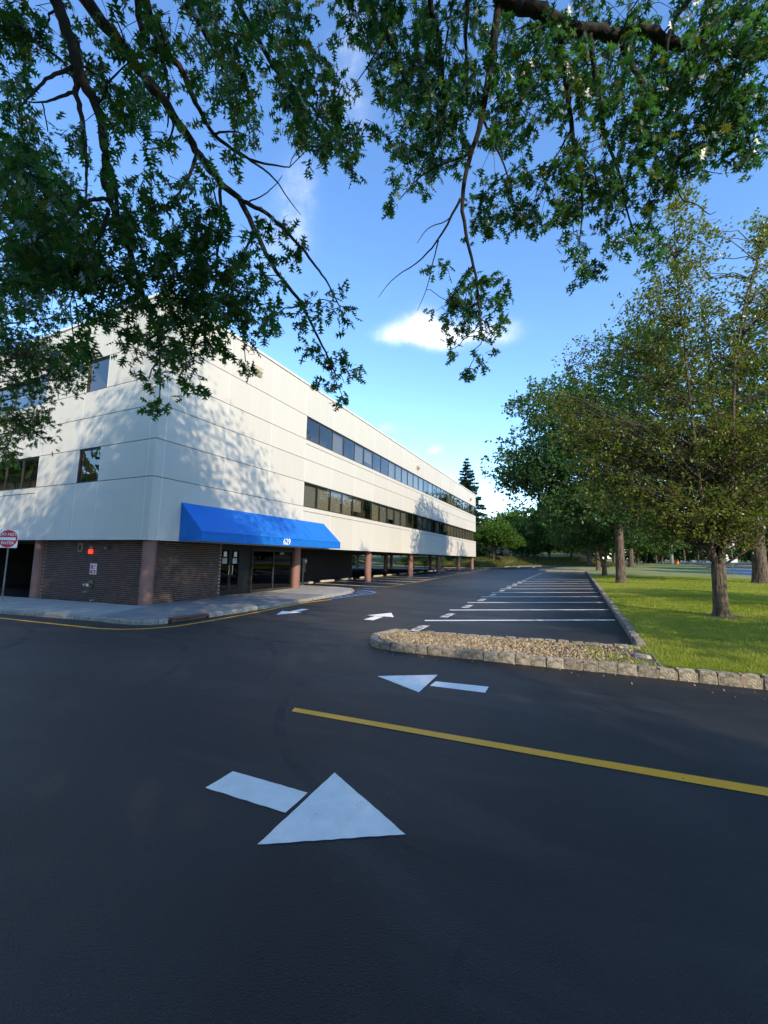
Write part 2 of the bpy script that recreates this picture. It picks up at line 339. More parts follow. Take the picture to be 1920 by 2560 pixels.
lawn_sheet('lawn', lambda y: (9.1, road_x(y)), 76.0, 150, 30, 10, .13, .06)
lawn_sheet('lawn', lambda y: (-60 if y < -2.7 else -60, 24), -30, -2.8, 12, 20, .08, .05)
t_pts = [(1.3, 56.4), (-3.4, 56.4), (-4.2, 57.7), (-4.5, 61), (-4.3, 64.3), (-2.4, 71.2), (1.3, 75.3)]
struct(MB().sheet(t_pts, .11).build('lawn_tongue', M['grass_soil']))
rd = MB(); ys = np.linspace(-40, 330, 75)
for y in ys: rd.v += [(road_x(y), y, gz(road_x(y), y)+.05), (road_x(y)+10.5, y, gz(road_x(y)+10.5, y)+.05)]
rd.f = [(2*i, 2*i+1, 2*i+3, 2*i+2) for i in range(len(ys)-1)]
road = struct(rd.build('road', M['road']))
for k in range(14):
    y0 = 38 + k*11.0; m_ = MB()
    for y in (y0, y0+3.2):
        x = road_x(y)+4.2; m_.v += [(x-.07, y, gz(x, y)+.056), (x+.07, y, gz(x, y)+.056)]
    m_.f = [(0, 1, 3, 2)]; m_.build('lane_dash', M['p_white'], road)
# bank of rough grass behind the lot, and the far hill foot
bk = MB(); nx, ny = 64, 24
BX, BY = [-75, -40, -16, -13.5, -11.3, -7.7, -4.9, .4, 9, 30], [92, 92, 66.4, 67.5, 80.0, 84.2, 86.8, 84.9, 84.3, 84]
def bank_edge(x): return np.interp(x, BX, BY)
def bank_h(x, y):
    e = np.maximum(0, y-bank_edge(x)); f = np.clip((9-x)/9, 0, 1)
    return .0147*x+.0115*y + .09 + (1.25*np.minimum(1, e/9)**1.5 + .0011*e*e)*f + .06*np.sin(x*.7+y*.4)*np.minimum(1, e/4)
for j in range(ny+1):
    for i in range(nx+1):
        x = -75 + 105*i/nx; y = float(bank_edge(x)) + (150-float(bank_edge(x)))*(j/ny)**1.8
        bk.v.append((x, y, float(bank_h(x, y))))
for j in range(ny):
    for i in range(nx):
        a = j*(nx+1)+i; bk.f.append((a, a+1, a+nx+2, a+nx+1))
bank = struct(bk.build('grass_bank', M['rough_grass'], smooth=True))

def resample(pts, step):
    P = [Vector((p[0], p[1], 0)) for p in pts]; out = [P[0]]; rest = step; cur = P[0]
    for q in P[1:]:
        while (q-cur).length >= rest:
            cur = cur + (q-cur).normalized()*rest; out.append(cur.copy()); rest = step
        rest -= (q-cur).length; cur = q
    return out
# belgian block kerbs: rough stones, each its own piece
def block_variant(L, W, H, seed):
    r = random.Random(seed); b = MB(); nx, ny, nz_ = 3, 2, 3
    idx = {}
    for i in range(nx+1):
        for j in range(ny+1):
            for k in range(nz_+1):
                if 0 < i < nx and 0 < j < ny and 0 < k < nz_: continue
                u, v, w = i/nx-.5, j/ny-.5, k/nz_
                e = sum(1 for q in (abs(u) > .49, abs(v) > .49, w > .99) if q); sh = 1 - .05*(e-1) if e > 1 else 1.0
                jit = .010
                idx[i, j, k] = len(b.v)
                b.v.append((u*L*sh+r.uniform(-jit, jit)*.6, v*W*sh+r.uniform(-jit, jit), w*H*(1 if e < 2 else .985)+r.uniform(-jit, jit)))
    def q(a, c, d, e):
        b.f.append((idx[a], idx[c], idx[d], idx[e]))
    for j in range(ny):
        for k in range(nz_):
            q((0, j, k), (0, j, k+1), (0, j+1, k+1), (0, j+1, k)); q((nx, j, k), (nx, j+1, k), (nx, j+1, k+1), (nx, j, k+1))
    for i in range(nx):
        for k in range(nz_):
            q((i, 0, k), (i+1, 0, k), (i+1, 0, k+1), (i, 0, k+1)); q((i, ny, k), (i, ny, k+1), (i+1, ny, k+1), (i+1, ny, k))
        for j in range(ny):
            q((i, j, nz_), (i+1, j, nz_), (i+1, j+1, nz_), (i, j+1, nz_))
    return b.mesh('stone', M['block'])
BLOCKS = [block_variant(.225+.03*(k % 3), .15, .30, k) for k in range(9)]
def block_kerb(name, pts, step=.262, top=.15, side=0.0):
    P = resample(pts, step)
    mo = MB()
    for a, c in zip(P[:-1], P[1:]):
        d = (c-a).normalized(); n = Vector((-d.y, d.x, 0))*.055
        ps = [a-n, c-n, c+n, a+n]; z0, z1 = gz(a.x, a.y)-.1, gz(a.x, a.y)+top-.035
        b0 = len(mo.v); mo.v += [(p.x, p.y, z0) for p in ps] + [(p.x, p.y, z1) for p in ps]
        mo.f += [tuple(b0+i for i in f) for f in ((4, 5, 6, 7), (0, 1, 5, 4), (1, 2, 6, 5), (2, 3, 7, 6), (3, 0, 4, 7))]
    root = struct(mo.build(name, M['grout']))
    for i, (a, c) in enumerate(zip(P[:-1], P[1:])):
        m_ = (a+c)/2; d = c-a
        o = bpy.data.objects.new('stone', BLOCKS[rnd.randrange(9)])
        o.location = (m_.x + rnd.uniform(-.008, .008), m_.y+rnd.uniform(-.008, .008), gz(m_.x, m_.y)+top-.30+rnd.uniform(-.012, .012))
        o.rotation_euler = (rnd.uniform(-.03, .03), rnd.uniform(-.03, .03), math.atan2(d.y, d.x)+(math.pi if rnd.random() < .5 else 0))
        o.scale = (d.length*.93/.25 if False else 1.0*(d.length/.262), 1, 1)
        link(o, root)
    return root
tip = [(-3.42+.66*math.cos(a), 8.52+.80*math.sin(a)) for a in np.linspace(math.pi*1.5, math.pi*.55, 9)]
front = [(9.4, 8.6), (6.5, 8.15), (4.2, 7.95), (2.4, 7.92), (1, 7.78), (-.4, 7.74), (-2, 7.72)]
block_kerb('island_kerb', front + tip)
block_kerb('island_back_kerb', [(-3.3, 9.35), (-1.4, 9.42), (1.0, 9.62)], top=.12)
block_kerb('lawn_kerb', [(1.12, 9.75), (1.12, 34)], top=.15)
# farther than that the stones run together
fk = MB()
def strip(b, pts, w, h, dz=0.0):
    P = [Vector((p[0], p[1], 0)) for p in pts]; n = len(P); b0 = len(b.v)
    for i, p in enumerate(P):
        d = (P[min(i+1, n-1)]-P[max(i-1, 0)]).normalized(); s = Vector((-d.y, d.x, 0))*w/2
        for q in (p-s, p+s):
            z = gz(q.x, q.y); b.v += [(q.x, q.y, z-.05+dz), (q.x, q.y, z+h+dz)]
    for i in range(n-1):
        a = b0+4*i; c = a+4
        b.f += [(a, c, c+1, a+1), (a+1, c+1, c+3, a+3), (a+3, c+3, c+2, a+2)]
    b.f += [(b0, b0+1, b0+3, b0+2), (b0+4*n-4, b0+4*n-2, b0+4*n-1, b0+4*n-3)]
    return b
strip(fk, [(1.12, 34.02), (1.12, 56.2), (-3.5, 56.2), (-4.45, 57.6), (-4.75, 61), (-4.5, 64.4), (-2.5, 71.4), (1.2, 75.4), (9, 76.4)], .15, .14)
strip(fk, [(9, 84.1), (.4, 84.7), (-4.9, 86.6), (-7.7, 84.0), (-11.25, 80.3), (-11.35, 69), (-14, 66.1), (-34, 66.1)], .15, .13)
struct(fk.build('far_kerb', M['kerb']))

# gravel bed of the island
ISL = [(1.0, 7.86), (-.4, 7.82), (-2, 7.8), (-3.4, 7.82), (-3.85, 8.1), (-4.0, 8.5), (-3.8, 9.0), (-3.3, 9.26), (-1.4, 9.33), (1.0, 9.53), (1.16, 9.4), (1.17, 8.5), (1.17, 7.95)]
ib = MB(); ib.sheet(ISL, .09); bed = struct(ib.build('island_bed', M['soil']))
def in_poly(x, y, P):
    c = False; j = len(P)-1
    for i in range(len(P)):
        if (P[i][1] > y) != (P[j][1] > y) and x < (P[j][0]-P[i][0])*(y-P[i][1])/(P[j][1]-P[i][1])+P[i][0]: c = not c
        j = i
    return c
ico_v = []; 
ph = (1+5**.5)/2
ICO_V = np.array([(-1, ph, 0), (1, ph, 0), (-1, -ph, 0), (1, -ph, 0), (0, -1, ph), (0, 1, ph), (0, -1, -ph), (0, 1, -ph), (ph, 0, -1), (ph, 0, 1), (-ph, 0, -1), (-ph, 0, 1)])/math.sqrt(1+ph*ph)
ICO_F = np.array([(0, 11, 5), (0, 5, 1), (0, 1, 7), (0, 7, 10), (0, 10, 11), (1, 5, 9), (5, 11, 4), (11, 10, 2), (10, 7, 6), (7, 1, 8), (3, 9, 4), (3, 4, 2), (3, 2, 6), (3, 6, 8), (3, 8, 9), (4, 9, 5), (2, 4, 11), (6, 2, 10), (8, 6, 7), (9, 8, 1)])
def rand_rot(n):
    q = nr.normal(size=(n, 4)); q /= np.linalg.norm(q, axis=1, keepdims=True); w, x, y, z = q.T
    return np.stack([np.stack([1-2*(y*y+z*z), 2*(x*y-z*w), 2*(x*z+y*w)], -1), np.stack([2*(x*y+z*w), 1-2*(x*x+z*z), 2*(y*z-x*w)], -1), np.stack([2*(x*z-y*w), 2*(y*z+x*w), 1-2*(x*x+y*y)], -1)], 1)
pts = []
while len(pts) < 8200:
    x, y = rnd.uniform(-4.4, 2.0), rnd.uniform(7.8, 9.6)
    dens = 1.0 if x < -1.6 else max(.12, .75-.28*(x+1.6)) if x < .9 else .0
    if rnd.random() < dens and in_poly(x, y, ISL): pts.append((x, y, gz(x, y)+.09+rnd.random()*.016))
P = np.array(pts); n = len(P); sc = (nr.gamma(3, .0042, (n, 1))+.007)*nr.uniform(.65, 1.25, (n, 3))*np.array([1.15, 1, .7])
jit = 1+nr.uniform(-.16, .16, (n, 12, 1)); V = np.einsum('nij,nkj->nki', rand_rot(n), ICO_V[None]*jit*sc[:, None, :]) + P[:, None, :]
F = (ICO_F[None]+12*np.arange(n)[:, None, None]).reshape(-1, 3)
gv = np_obj('gravel', V, F, M['gravel'], smooth=False); tag(gv, 'tan river pebbles filling the kerbed island', 'gravel', kind='stuff')
def fieldstone(name, x, y, L, W, H, rz, label):
    b = MB(); r = random.Random(int(x*100))
    ring = [(math.cos(a)*L*(.85+.3*r.random())/2, math.sin(a)*W*(.85+.3*r.random())/2) for a in np.linspace(0, 2*math.pi, 9)[:-1]]
    b.prism([(p[0], p[1]) for p in ring], 0, H)
    for i in range(8, 16): v = b.v[i]; b.v[i] = (v[0]*.82, v[1]*.8, H*(.8+.4*r.random()))
    o = bpy.data.objects.new(name, b.mesh(name, M['stone'])); o.location = (x, y, gz(x, y)+.09); o.rotation_euler = (0, 0, rz); link(o)
    tag(o, label, 'stone')
fieldstone('loose_stone', 1.0, 8.72, .34, .18, .05, -.5, 'pale pointed stone lying on bare soil at the lawn end of the island')
fieldstone('flat_stone', .9, 9.42, .36, .13, .05, .1, 'long flat grey stone at the inner corner of the island and lawn kerb')

# ------------------------------------------------------------------ paint on the lot
def marking(name, poly, m, dz=.004):
    if len(poly) < 6:                                    # roller-painted edges wander by a few millimetres
        out = []
        for a, c in zip(poly, poly[1:]+poly[:1]):
            L = math.hypot(c[0]-a[0], c[1]-a[1]); n = min(40, max(1, int(L/.06)))
            for i in range(n):
                t = i/n; j = .0035 if i else .002
                out.append((a[0]+(c[0]-a[0])*t+rnd.uniform(-j, j), a[1]+(c[1]-a[1])*t+rnd.uniform(-j, j)))
        poly = out
    return MB().sheet(poly, dz).build(name, m, lot)
def bar(p, q, w):
    p, q = Vector(p), Vector(q); d = (q-p).normalized(); s = Vector((-d.y, d.x))*w/2
    return [tuple(p-s), tuple(q-s), tuple(q+s), tuple(p+s)]
marking('lane_line', [(-3.19, 4.335), (-3.15, 4.22), (0, 4.318), (1.3, 4.37), (14, 4.85), (14, 5.0), (1.3, 4.52), (0, 4.45)], M['p_yellow'])
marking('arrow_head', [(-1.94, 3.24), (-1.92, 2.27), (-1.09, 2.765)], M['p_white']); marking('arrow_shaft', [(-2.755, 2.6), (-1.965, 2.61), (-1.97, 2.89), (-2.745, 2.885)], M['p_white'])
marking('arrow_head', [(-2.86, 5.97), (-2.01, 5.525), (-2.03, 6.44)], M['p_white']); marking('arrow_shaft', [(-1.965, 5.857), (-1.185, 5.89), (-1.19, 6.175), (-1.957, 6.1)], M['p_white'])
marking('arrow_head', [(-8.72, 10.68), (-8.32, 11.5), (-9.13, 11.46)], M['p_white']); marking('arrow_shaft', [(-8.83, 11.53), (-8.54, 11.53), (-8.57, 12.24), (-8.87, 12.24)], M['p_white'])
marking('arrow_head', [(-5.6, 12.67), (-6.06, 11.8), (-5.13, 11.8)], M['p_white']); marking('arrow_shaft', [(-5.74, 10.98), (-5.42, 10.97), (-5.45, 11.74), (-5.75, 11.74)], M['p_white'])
PITCH_ST = 2.6
# smooth bands of crack sealer wandering over the lot
def seal_band(pts, w):
    P = resample(pts, .08); b = MB()
    for i, p in enumerate(P):
        d = (P[min(i+1, len(P)-1)]-P[max(i-1, 0)]).normalized(); s = Vector((-d.y, d.x, 0))*w*(.85+.3*math.sin(i*.37)*math.sin(i*.11+1)); 
        for q in (p-s, p+s): b.v.append((q.x, q.y, gz(q.x, q.y)+.003))
    b.f = [(2*i, 2*i+1, 2*i+3, 2*i+2) for i in range(len(P)-1)]; b.build('sealer_band', M['sealer'], lot)
seal_band([(-12, 4.9), (-9, 5.4), (-6.5, 6.6), (-4.8, 7.3)], .03); seal_band([(-8.2, 8.0), (-7.2, 9.0), (-6.6, 10.4), (-6.3, 12.5), (-6.4, 16), (-6.2, 22)], .03)
# tyre scuffs: faint paler arcs rubbed into the sealcoat
sm_ = bpy.data.materials.new('tyre_scuff'); sm_.use_nodes = True; nd, ln = sm_.node_tree.nodes, sm_.node_tree.links; nd.clear()
o_ = N(nd, 'ShaderNodeOutputMaterial'); t_ = N(nd, 'ShaderNodeBsdfTransparent'); d_ = N(nd, 'ShaderNodeBsdfDiffuse'); d_.inputs[0].default_value = (.10, .092, .088, 1)
c_ = N(nd, 'ShaderNodeTexCoord'); n_ = N(nd, 'ShaderNodeTexNoise', Scale=1.6, Detail=6.0, Roughness=.7); ln.new(c_.outputs['Object'], n_.inputs['Vector'])
r_ = N(nd, 'ShaderNodeMapRange'); r_.inputs['From Min'].default_value = .42; r_.inputs['From Max'].default_value = .75; r_.inputs['To Max'].default_value = .42; ln.new(n_.outputs['Fac'], r_.inputs['Value'])
m_ = N(nd, 'ShaderNodeMixShader'); ln.new(r_.outputs[0], m_.inputs[0]); ln.new(t_.outputs[0], m_.inputs[1]); ln.new(d_.outputs[0], m_.inputs[2]); ln.new(m_.outputs[0], o_.inputs[0]); M['scuff'] = sm_
def scuff(cx, cy, r, a0, a1, w):
    b = MB(); n = 40
    for i in range(n+1):
        a = math.radians(a0+(a1-a0)*i/n); ww = w*math.sin(math.pi*(i+.3)/(n+.6))**.6
        for q in (r-ww, r+ww): x, y = cx+q*math.cos(a), cy+q*math.sin(a); b.v.append((x, y, gz(x, y)+.0022))
    b.f = [(2*i, 2*i+1, 2*i+3, 2*i+2) for i in range(n)]; b.build('tyre_scuff', M['scuff'], lot)
for q in ((-9.5, 2.5, 4.2, 20, 130, .09), (-9.5, 2.5, 5.8, 25, 120, .08), (-6, 14, 5.0, 190, 300, .1), (-6, 14, 6.6, 200, 290, .1), (.2, 2.0, .75, 150, 330, .05), (-.4, 6.0, 3.4, 185, 265, .06), (-8.0, 16, 4.0, 240, 330, .12), (-14, 1.5, 4.6, 10, 80, .1)): scuff(*q)
font_cache = {}
def text_obj(name, s, size, m, parent, matrix, extrude=.0008, bold=0.0, sx=1.0):
    c = bpy.data.curves.new(name, 'FONT'); c.body = s; c.size = size; c.align_x = 'CENTER'; c.align_y = 'CENTER'; c.extrude = extrude; c.offset = bold
    c.materials.append(m); o = bpy.data.objects.new(name, c); scene.collection.objects.link(o)
    dg = bpy.context.evaluated_depsgraph_get(); me = bpy.data.meshes.new_from_object(o.evaluated_get(dg)); bpy.data.objects.remove(o)
    me.transform(matrix @ Matrix.Diagonal((sx, 1, 1, 1))); me.name = name
    ob = bpy.data.objects.new(name, me); return link(ob, parent)
for k in range(17):
    y = 14.08 + PITCH_ST*k
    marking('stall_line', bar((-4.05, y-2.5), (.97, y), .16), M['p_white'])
    if k < 16:
        yc = 10.3 + PITCH_ST*k; xc = -3.76
        mt = Matrix.Translation((xc, yc, gz(xc, yc)+.005)) @ Matrix(((0, .9999, 0, 0), (-1, 0, 0, 0), (.0, .0147, 1, 0), (0, 0, 0, 1)))
        mt = Matrix.Translation((xc, yc, gz(xc, yc)+.0045)) @ Matrix.Shear('XY', 4, (0, 0)) @ Matrix(((0, 1, 0, 0), (-1, 0, 0, 0), (-.0115, .0147, 1, 0), (0, 0, 0, 1)))
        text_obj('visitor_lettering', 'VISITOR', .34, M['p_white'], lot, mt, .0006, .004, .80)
marking('kerb_line', [(-17.5, 6.45), (-13.9, 6.56), (-12.3, 6.62), (-11.2, 6.66), (-10.5, 6.83), (-9.97, 7.2), (-9.64, 7.75), (-9.57, 8.8), (-9.6, 10.5), (-9.78, 12.3), (-9.85, 14.0), (-9.62, 15.4),
        (-9.72, 15.45), (-9.95, 14.0), (-9.88, 12.3), (-9.7, 10.5), (-9.67, 8.8), (-9.74, 7.8), (-10.04, 7.28), (-10.53, 6.92), (-11.2, 6.75), (-12.3, 6.71), (-13.9, 6.65), (-17.5, 6.54)], M['p_yellow'])
# under-building stalls
for k in range(13):
    y = 23.0 + 2.88*k
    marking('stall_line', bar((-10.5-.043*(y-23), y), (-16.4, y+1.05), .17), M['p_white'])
ye = [(-10.45, 22.9), (-10.55, 28.8), (-10.85, 34.5), (-11.1, 40), (-11.6, 52), (-12.2, 65)]
marking('kerb_line', ye + [(x-.1, y) for x, y in reversed(ye)], M['p_yellow'])
# blue access aisle at the end of the walk
marking('aisle_edge', [(-9.75, 15.5), (-9.55, 17.1), (-9.3, 18.6), (-9.45, 19.5), (-10.05, 20.05), (-11.2, 20.45), (-11.2, 20.33), (-10.1, 19.93), (-9.57, 19.44), (-9.42, 18.6), (-9.67, 17.1), (-9.87, 15.5)], M['p_blue'])
for k in range(7):
    y = 15.9+.62*k; marking('aisle_stripe', bar((-9.6, y-.1), (-10.35 if k < 5 else -10.6, y+.45), .09), M['p_blue'])
marking('aisle_stripe', bar((-11.2, 21.3), (-10.55, 21.8), .10), M['p_blue']); marking('aisle_stripe', bar((-11.6, 21.6), (-10.9, 21.75), .08), M['p_blue'])
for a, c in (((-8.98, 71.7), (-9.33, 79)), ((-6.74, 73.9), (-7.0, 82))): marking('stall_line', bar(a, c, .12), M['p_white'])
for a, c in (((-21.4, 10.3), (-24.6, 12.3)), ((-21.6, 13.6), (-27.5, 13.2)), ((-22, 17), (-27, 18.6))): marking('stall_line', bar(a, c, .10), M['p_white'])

# ------------------------------------------------------------------ sidewalk along the corner of the building
KERB_L = [(-31, 6.75), (-17, 7.05), (-13.7, 7.34), (-12.5, 7.42), (-11.75, 7.42), (-11.03, 7.44), (-10.5, 7.62), (-10.24, 8.1), (-10.17, 9.2), (-10.1, 10.6), (-10.03, 12.8), (-10.2, 15.3), (-10.22, 16.8), (-10.36, 18.3), (-10.72, 19.35), (-11.3, 20.1), (-12.6, 20.6), (-14.3, 20.75)]
def walk_top(x, y): return gz(x, y) + .125*min(1, max(.25, (x+22)/5.5))
ck = MB(); ck.v = []
CONC = [(-31, 6.85), (-17, 7.15), (-13.7, 7.44), (-12.6, 7.5), (-13.5, 9.72), (-14.2, 9.72), (-31, 9.72)]
TAR = [(-12.6, 7.5), (-11.75, 7.52), (-11.06, 7.54), (-10.6, 7.7), (-10.35, 8.1), (-10.28, 9.2), (-10.2, 10.6), (-10.13, 12.8), (-10.3, 15.3), (-10.32, 16.0), (-14.1, 16.0), (-14.1, 9.72), (-13.5, 9.72)]
TAN = [(-10.32, 16.0), (-10.33, 16.8), (-10.46, 18.25), (-10.8, 19.25), (-11.35, 20.0), (-12.6, 20.48), (-14.3, 20.62), (-17.4, 21.0), (-17.4, 16.0)]
for nm, poly, m_ in (('sidewalk', CONC, 'concrete'), ('sidewalk', TAR, 'walk'), ('sidewalk', TAN, 'concrete')):
    struct(MB().prism(poly, lambda x, y: gz(x, y)-.06, walk_top).build(nm, M[m_]))
root_k = empty('sidewalk_kerb', (-12, 7.4, gz(-12, 7.4)), kind='structure')
seg = resample(KERB_L, 1.5)
def kerb_piece(pts):
    P = [Vector((p[0], p[1], 0)) for p in pts]; n = len(P); b = MB()
    prof = [(-.02, -.08), (.0, .085), (.025, .115), (.13, .125), (.14, -.08)]
    for i, p in enumerate(P):
        d = (P[min(i+1, n-1)]-P[max(i-1, 0)]).normalized(); s = Vector((-d.y, d.x, 0))
        for o_, h in prof:
            q = p+s*o_; wob = (rnd.uniform(-.007, .007) if 0 < h else 0)
            drop = (walk_top(p.x, p.y)-gz(p.x, p.y))-.125
            b.v.append((q.x, q.y, gz(q.x, q.y)+h+wob+(drop if h > 0 else 0)))
    for i in range(n-1):
        for k in range(4): a = i*5+k; b.f.append((a, a+5, a+6, a+1))
    b.f += [(0, 1, 2, 3, 4), tuple(5*(n-1)+k for k in (4, 3, 2, 1, 0))]
    b.build('kerb_stone', M['kerb'], root_k)
fine = resample(KERB_L, .12); cur = []; acc_l = 0; nxt = rnd.uniform(1.3, 2.2)
for i, p in enumerate(fine):
    inlet = 8.12 < p.y < 9.3 and p.x > -10.6
    if inlet:
        if len(cur) > 1: kerb_piece(cur)
        cur = []; acc_l = 0; continue
    cur.append(p); acc_l += .12
    if acc_l > nxt and not inlet: kerb_piece(cur); cur = [p+(p-fine[i-1])*.08]; acc_l = 0; nxt = rnd.uniform(1.3, 2.2)
if len(cur) > 1: kerb_piece(cur)
di = empty('storm_drain', (-10.2, 8.7, gz(-10.2, 8.7)), 'rusty brown iron kerb inlet set into the sidewalk corner', 'storm drain')
z = gz(-10.2, 8.7); MB().box(-10.42, -10.17, 8.1, 9.32, z+.07, z+.135).build('hood', M['rust'], di, bevel=.01)
MB().box(-10.42, -10.36, 8.1, 9.32, z-.05, z+.068).build('throat', M['dark'], di)
for y in (8.08, 9.30): MB().box(-10.42, -10.18, y, y+.03, z-.05, z+.069).build('jamb', M['rust'], di)

# ------------------------------------------------------------------ the office building
XF, XB, YA, YB = -13.571, -34.0, 9.52, 61.475
ZSOF, ZSIL, ZHD, ZMID, ZUS, ZUH, ZTOP = 2.373, 4.615, 6.0, 7.288, 8.41, 9.775, 11.68
bld = empty('office_building', (-20, 30, .2), 'long white three-level office building raised on brown columns over parking', 'building')
REC = .03; GAP = .014
MB().box(XB+.2, XF-REC, YA+REC, YB-REC, ZTOP-.05, ZTOP-.02).build('roof', M['soffit'], bld)
wl_ = MB()            # backing behind the joints, solid only where panels hang
def back_r(y0, y1, z0, z1): wl_.box(XF-.28, XF-REC, y0, y1, z0, z1)
def back_l(x0, x1, z0, z1): wl_.box(x0, x1, YA+REC, YA+.28, z0, z1)
WY0 = 18.43; WX0 = -21.14
for z0, z1, full in ((ZSOF+.01, ZSIL-.03, 1), (ZSIL-.03, ZHD, 0), (ZHD, ZUS-.03, 1), (ZUS-.03, ZUH, 0), (ZUH, ZTOP-.06, 1)):
    back_r(YA+.285, YB-.05 if full else WY0-.002, z0+.001, z1-.001)
    if full: back_l(XB+.1, XF-.05, z0+.001, z1-.001)
    else:
        back_l(-16.77, XF-.05, z0+.001, z1-.001); back_l(WX0+.002, -18.23, z0+.001, z1-.001)
wl_.box(XB+.02, XB+.15, YA+.3, YB-.3, ZSOF, ZTOP-.1); wl_.box(XB+.2, XF-.3, YB-.3, YB-.1, ZSOF, ZTOP-.1)
wl_.build('backing_wall', M['reveal'], bld)
panel_cache = {}
def panel(w, h, axis, x, y, z):      # axis 'R': faces +X, 'L': faces -Y ; (x, y, z) = lower start corner on the face
    key = (round(w, 3), round(h, 3), axis)
    if key not in panel_cache:
        b = MB(); t = REC-.001
        if axis == 'R': b.box(-t, 0, GAP, w-GAP, GAP, h-GAP)
        else: b.box(GAP, w-GAP, 0, t, GAP, h-GAP)
        me = b.mesh('panel', M['panel']); panel_cache[key] = me
    o = bpy.data.objects.new('panel', panel_cache[key]); o.location = (x, y, z); link(o, bld)
    return o
caulk = MB()
ROWS = [(ZSOF, ZSIL, 1), (ZSIL, ZHD, 0), (ZHD, ZMID, 1), (ZMID, ZUS, 1), (ZUS, ZUH, 0), (ZUH, ZTOP-.11, 1)]
ycols = [YA, 9.89] + [9.89+2.847*k for k in range(1, 19)] ; ycols[-1] = YB-.37; ycols.append(YB)
for z0, z1, full in ROWS:
    for y0, y1 in zip(ycols[:-1], ycols[1:]):
        if full or y1 < WY0+.1:
            zz0, zz1 = z0, z1
            if y0 > WY0-.1 and z1 in (ZSIL, ZUS): zz1 = z1-.255          # sill course above gets its own strip
            panel(y1-y0, zz1-zz0, 'R', XF, y0, zz0)
            if zz1 != z1: panel(y1-y0, z1-zz1, 'R', XF+.008, y0, zz1)
    xs = [XF, -13.93, -16.77, -18.23, WX0, WX0-2.85, WX0-5.7, WX0-8.55, XB]
    for x1, x0 in zip(xs[:-1], xs[1:]):
        win = not full and (x0 == -18.23 or x0 < WX0-.1)
        if win: continue
        zz1 = z1-.255 if (x0 < WX0-.1 and z1 in (ZSIL, ZUS)) else z1
        panel(x1-x0, zz1-z0, 'L', x0, YA, z0)
        if zz1 != z1: panel(x1-x0, z1-zz1, 'L', x0, YA-.008, zz1)
for y in ycols[1:-1]:
    for z0, z1, full in ROWS:
        if full or y < WY0+.1: caulk.box(XF-.02, XF+.002, y-GAP*1.1, y+GAP*1.1, z0+GAP, z1-GAP)
for x in [-13.93, -16.77, -18.23, WX0, WX0-2.85, WX0-5.7, WX0-8.55]:
    for z0, z1, full in ROWS:
        if full or x > WX0-.1: caulk.box(x-GAP*1.1, x+GAP*1.1, YA-.002, YA+.02, z0+GAP, z1-GAP)
tag(caulk.build('joint_caulk', M['caulk'], bld), kind='stuff')
cp = MB(); cp.box(XF-.3, XF+.05, YA-.05, YB+.05, ZTOP-.105, ZTOP+.02); cp.box(XB, XF-.301, YA-.05, YA+.25, ZTOP-.105, ZTOP+.02); cp.build('coping', M['coping'], bld, bevel=.012)
lip = MB(); lip.box(XF-.15, XF+.012, YA-.012, YB+.01, ZSOF-.035, ZSOF+.008); lip.box(XB, XF-.151, YA-.012, YA+.15, ZSOF-.035, ZSOF+.008); lip.build('drip_edge', M['coping'], bld)
MB().box(XB+.05, XF-.152, YA+.152, YB-.02, ZSOF-.03, ZSOF+.009).build('soffit', M['soffit'], bld)

def ribbon(axis, a0, n, step, z0, z1, salt):
    """a band of glazing: outer frame, one mullion between panes, each pane apart, blinds behind some"""
    L = n*step
    def bx(b, u0, u1, d0, d1, w0, w1):      # u along the wall, d depth inwards
        if axis == 'R': b.box(XF-d1, XF-d0, a0+u0, a0+u1, w0, w1)
        else: b.box(a0-u1, a0-u0, YA+d0, YA+d1, w0, w1)
        return b
    fr = MB(); bx(fr, .005, L-.005, .06, .13, z1-.055, z1-.004); bx(fr, .005, L-.005, .06, .13, z0+.002, z0+.055)
    w = fr.build('window', M['frame'], bld)
    bx(MB(), 0, L, .9, .95, z0-.1, z1+.1).build('room_back', M['room'], w)
    bb = MB(); bx(bb, 0, L, .14, .9, z1+.005, z1+.02); bx(bb, 0, L, .14, .9, z0-.03, z0-.01); bx(bb, -.03, -.01, .1, .9, z0, z1); bx(bb, L+.01, L+.03, .1, .9, z0, z1)
    bb.build('reveal', M['room'], w)
    r = random.Random(salt); last = 0
    for k in range(n):
        u = k*step
        m_ = MB(); bx(m_, u+.0 if k else .004, u+.045, .058, .128, z0+.056, z1-.056); m_.build('mullion', M['frame'], w)
        p_ = MB(); bx(p_, u+.046, u+step-.001, .085, .093, z0+.056, z1-.056); p_.build('pane', M['glass'], w)
        kind = r.random()
        if salt == 1: on = kind < .8
        elif salt in (3, 5): on = kind < .2
        else: on = kind < .6
        if on:
            drop = r.choice([0, 0, 0, .25, .45]) if r.random() < .35 else 0
            bx(MB(), u+.06, u+step-.015, .2, .215, z0+.06+drop*(z1-z0), z1-.06).build('blind', M['blind' if r.random() < .6 else 'blind2'], w)
    m_ = MB(); bx(m_, L-.045, L-.004, .058, .128, z0+.056, z1-.056); m_.build('mullion', M['frame'], w)
    return w
NR = 30; ST = (YB-.57-WY0)/NR
ribbon('R', WY0, NR, ST, ZSIL, ZHD, 1); ribbon('R', WY0, NR, ST, ZUS, ZUH, 2)
ribbon('L', WX0, 9, 1.42, ZSIL, ZHD, 3); ribbon('L', WX0, 9, 1.42, ZUS, ZUH, 4)
ribbon('L', -16.77, 1, 1.46, ZSIL, ZHD, 5); ribbon('L', -16.77, 1, 1.46, ZUS, ZUH, 6)
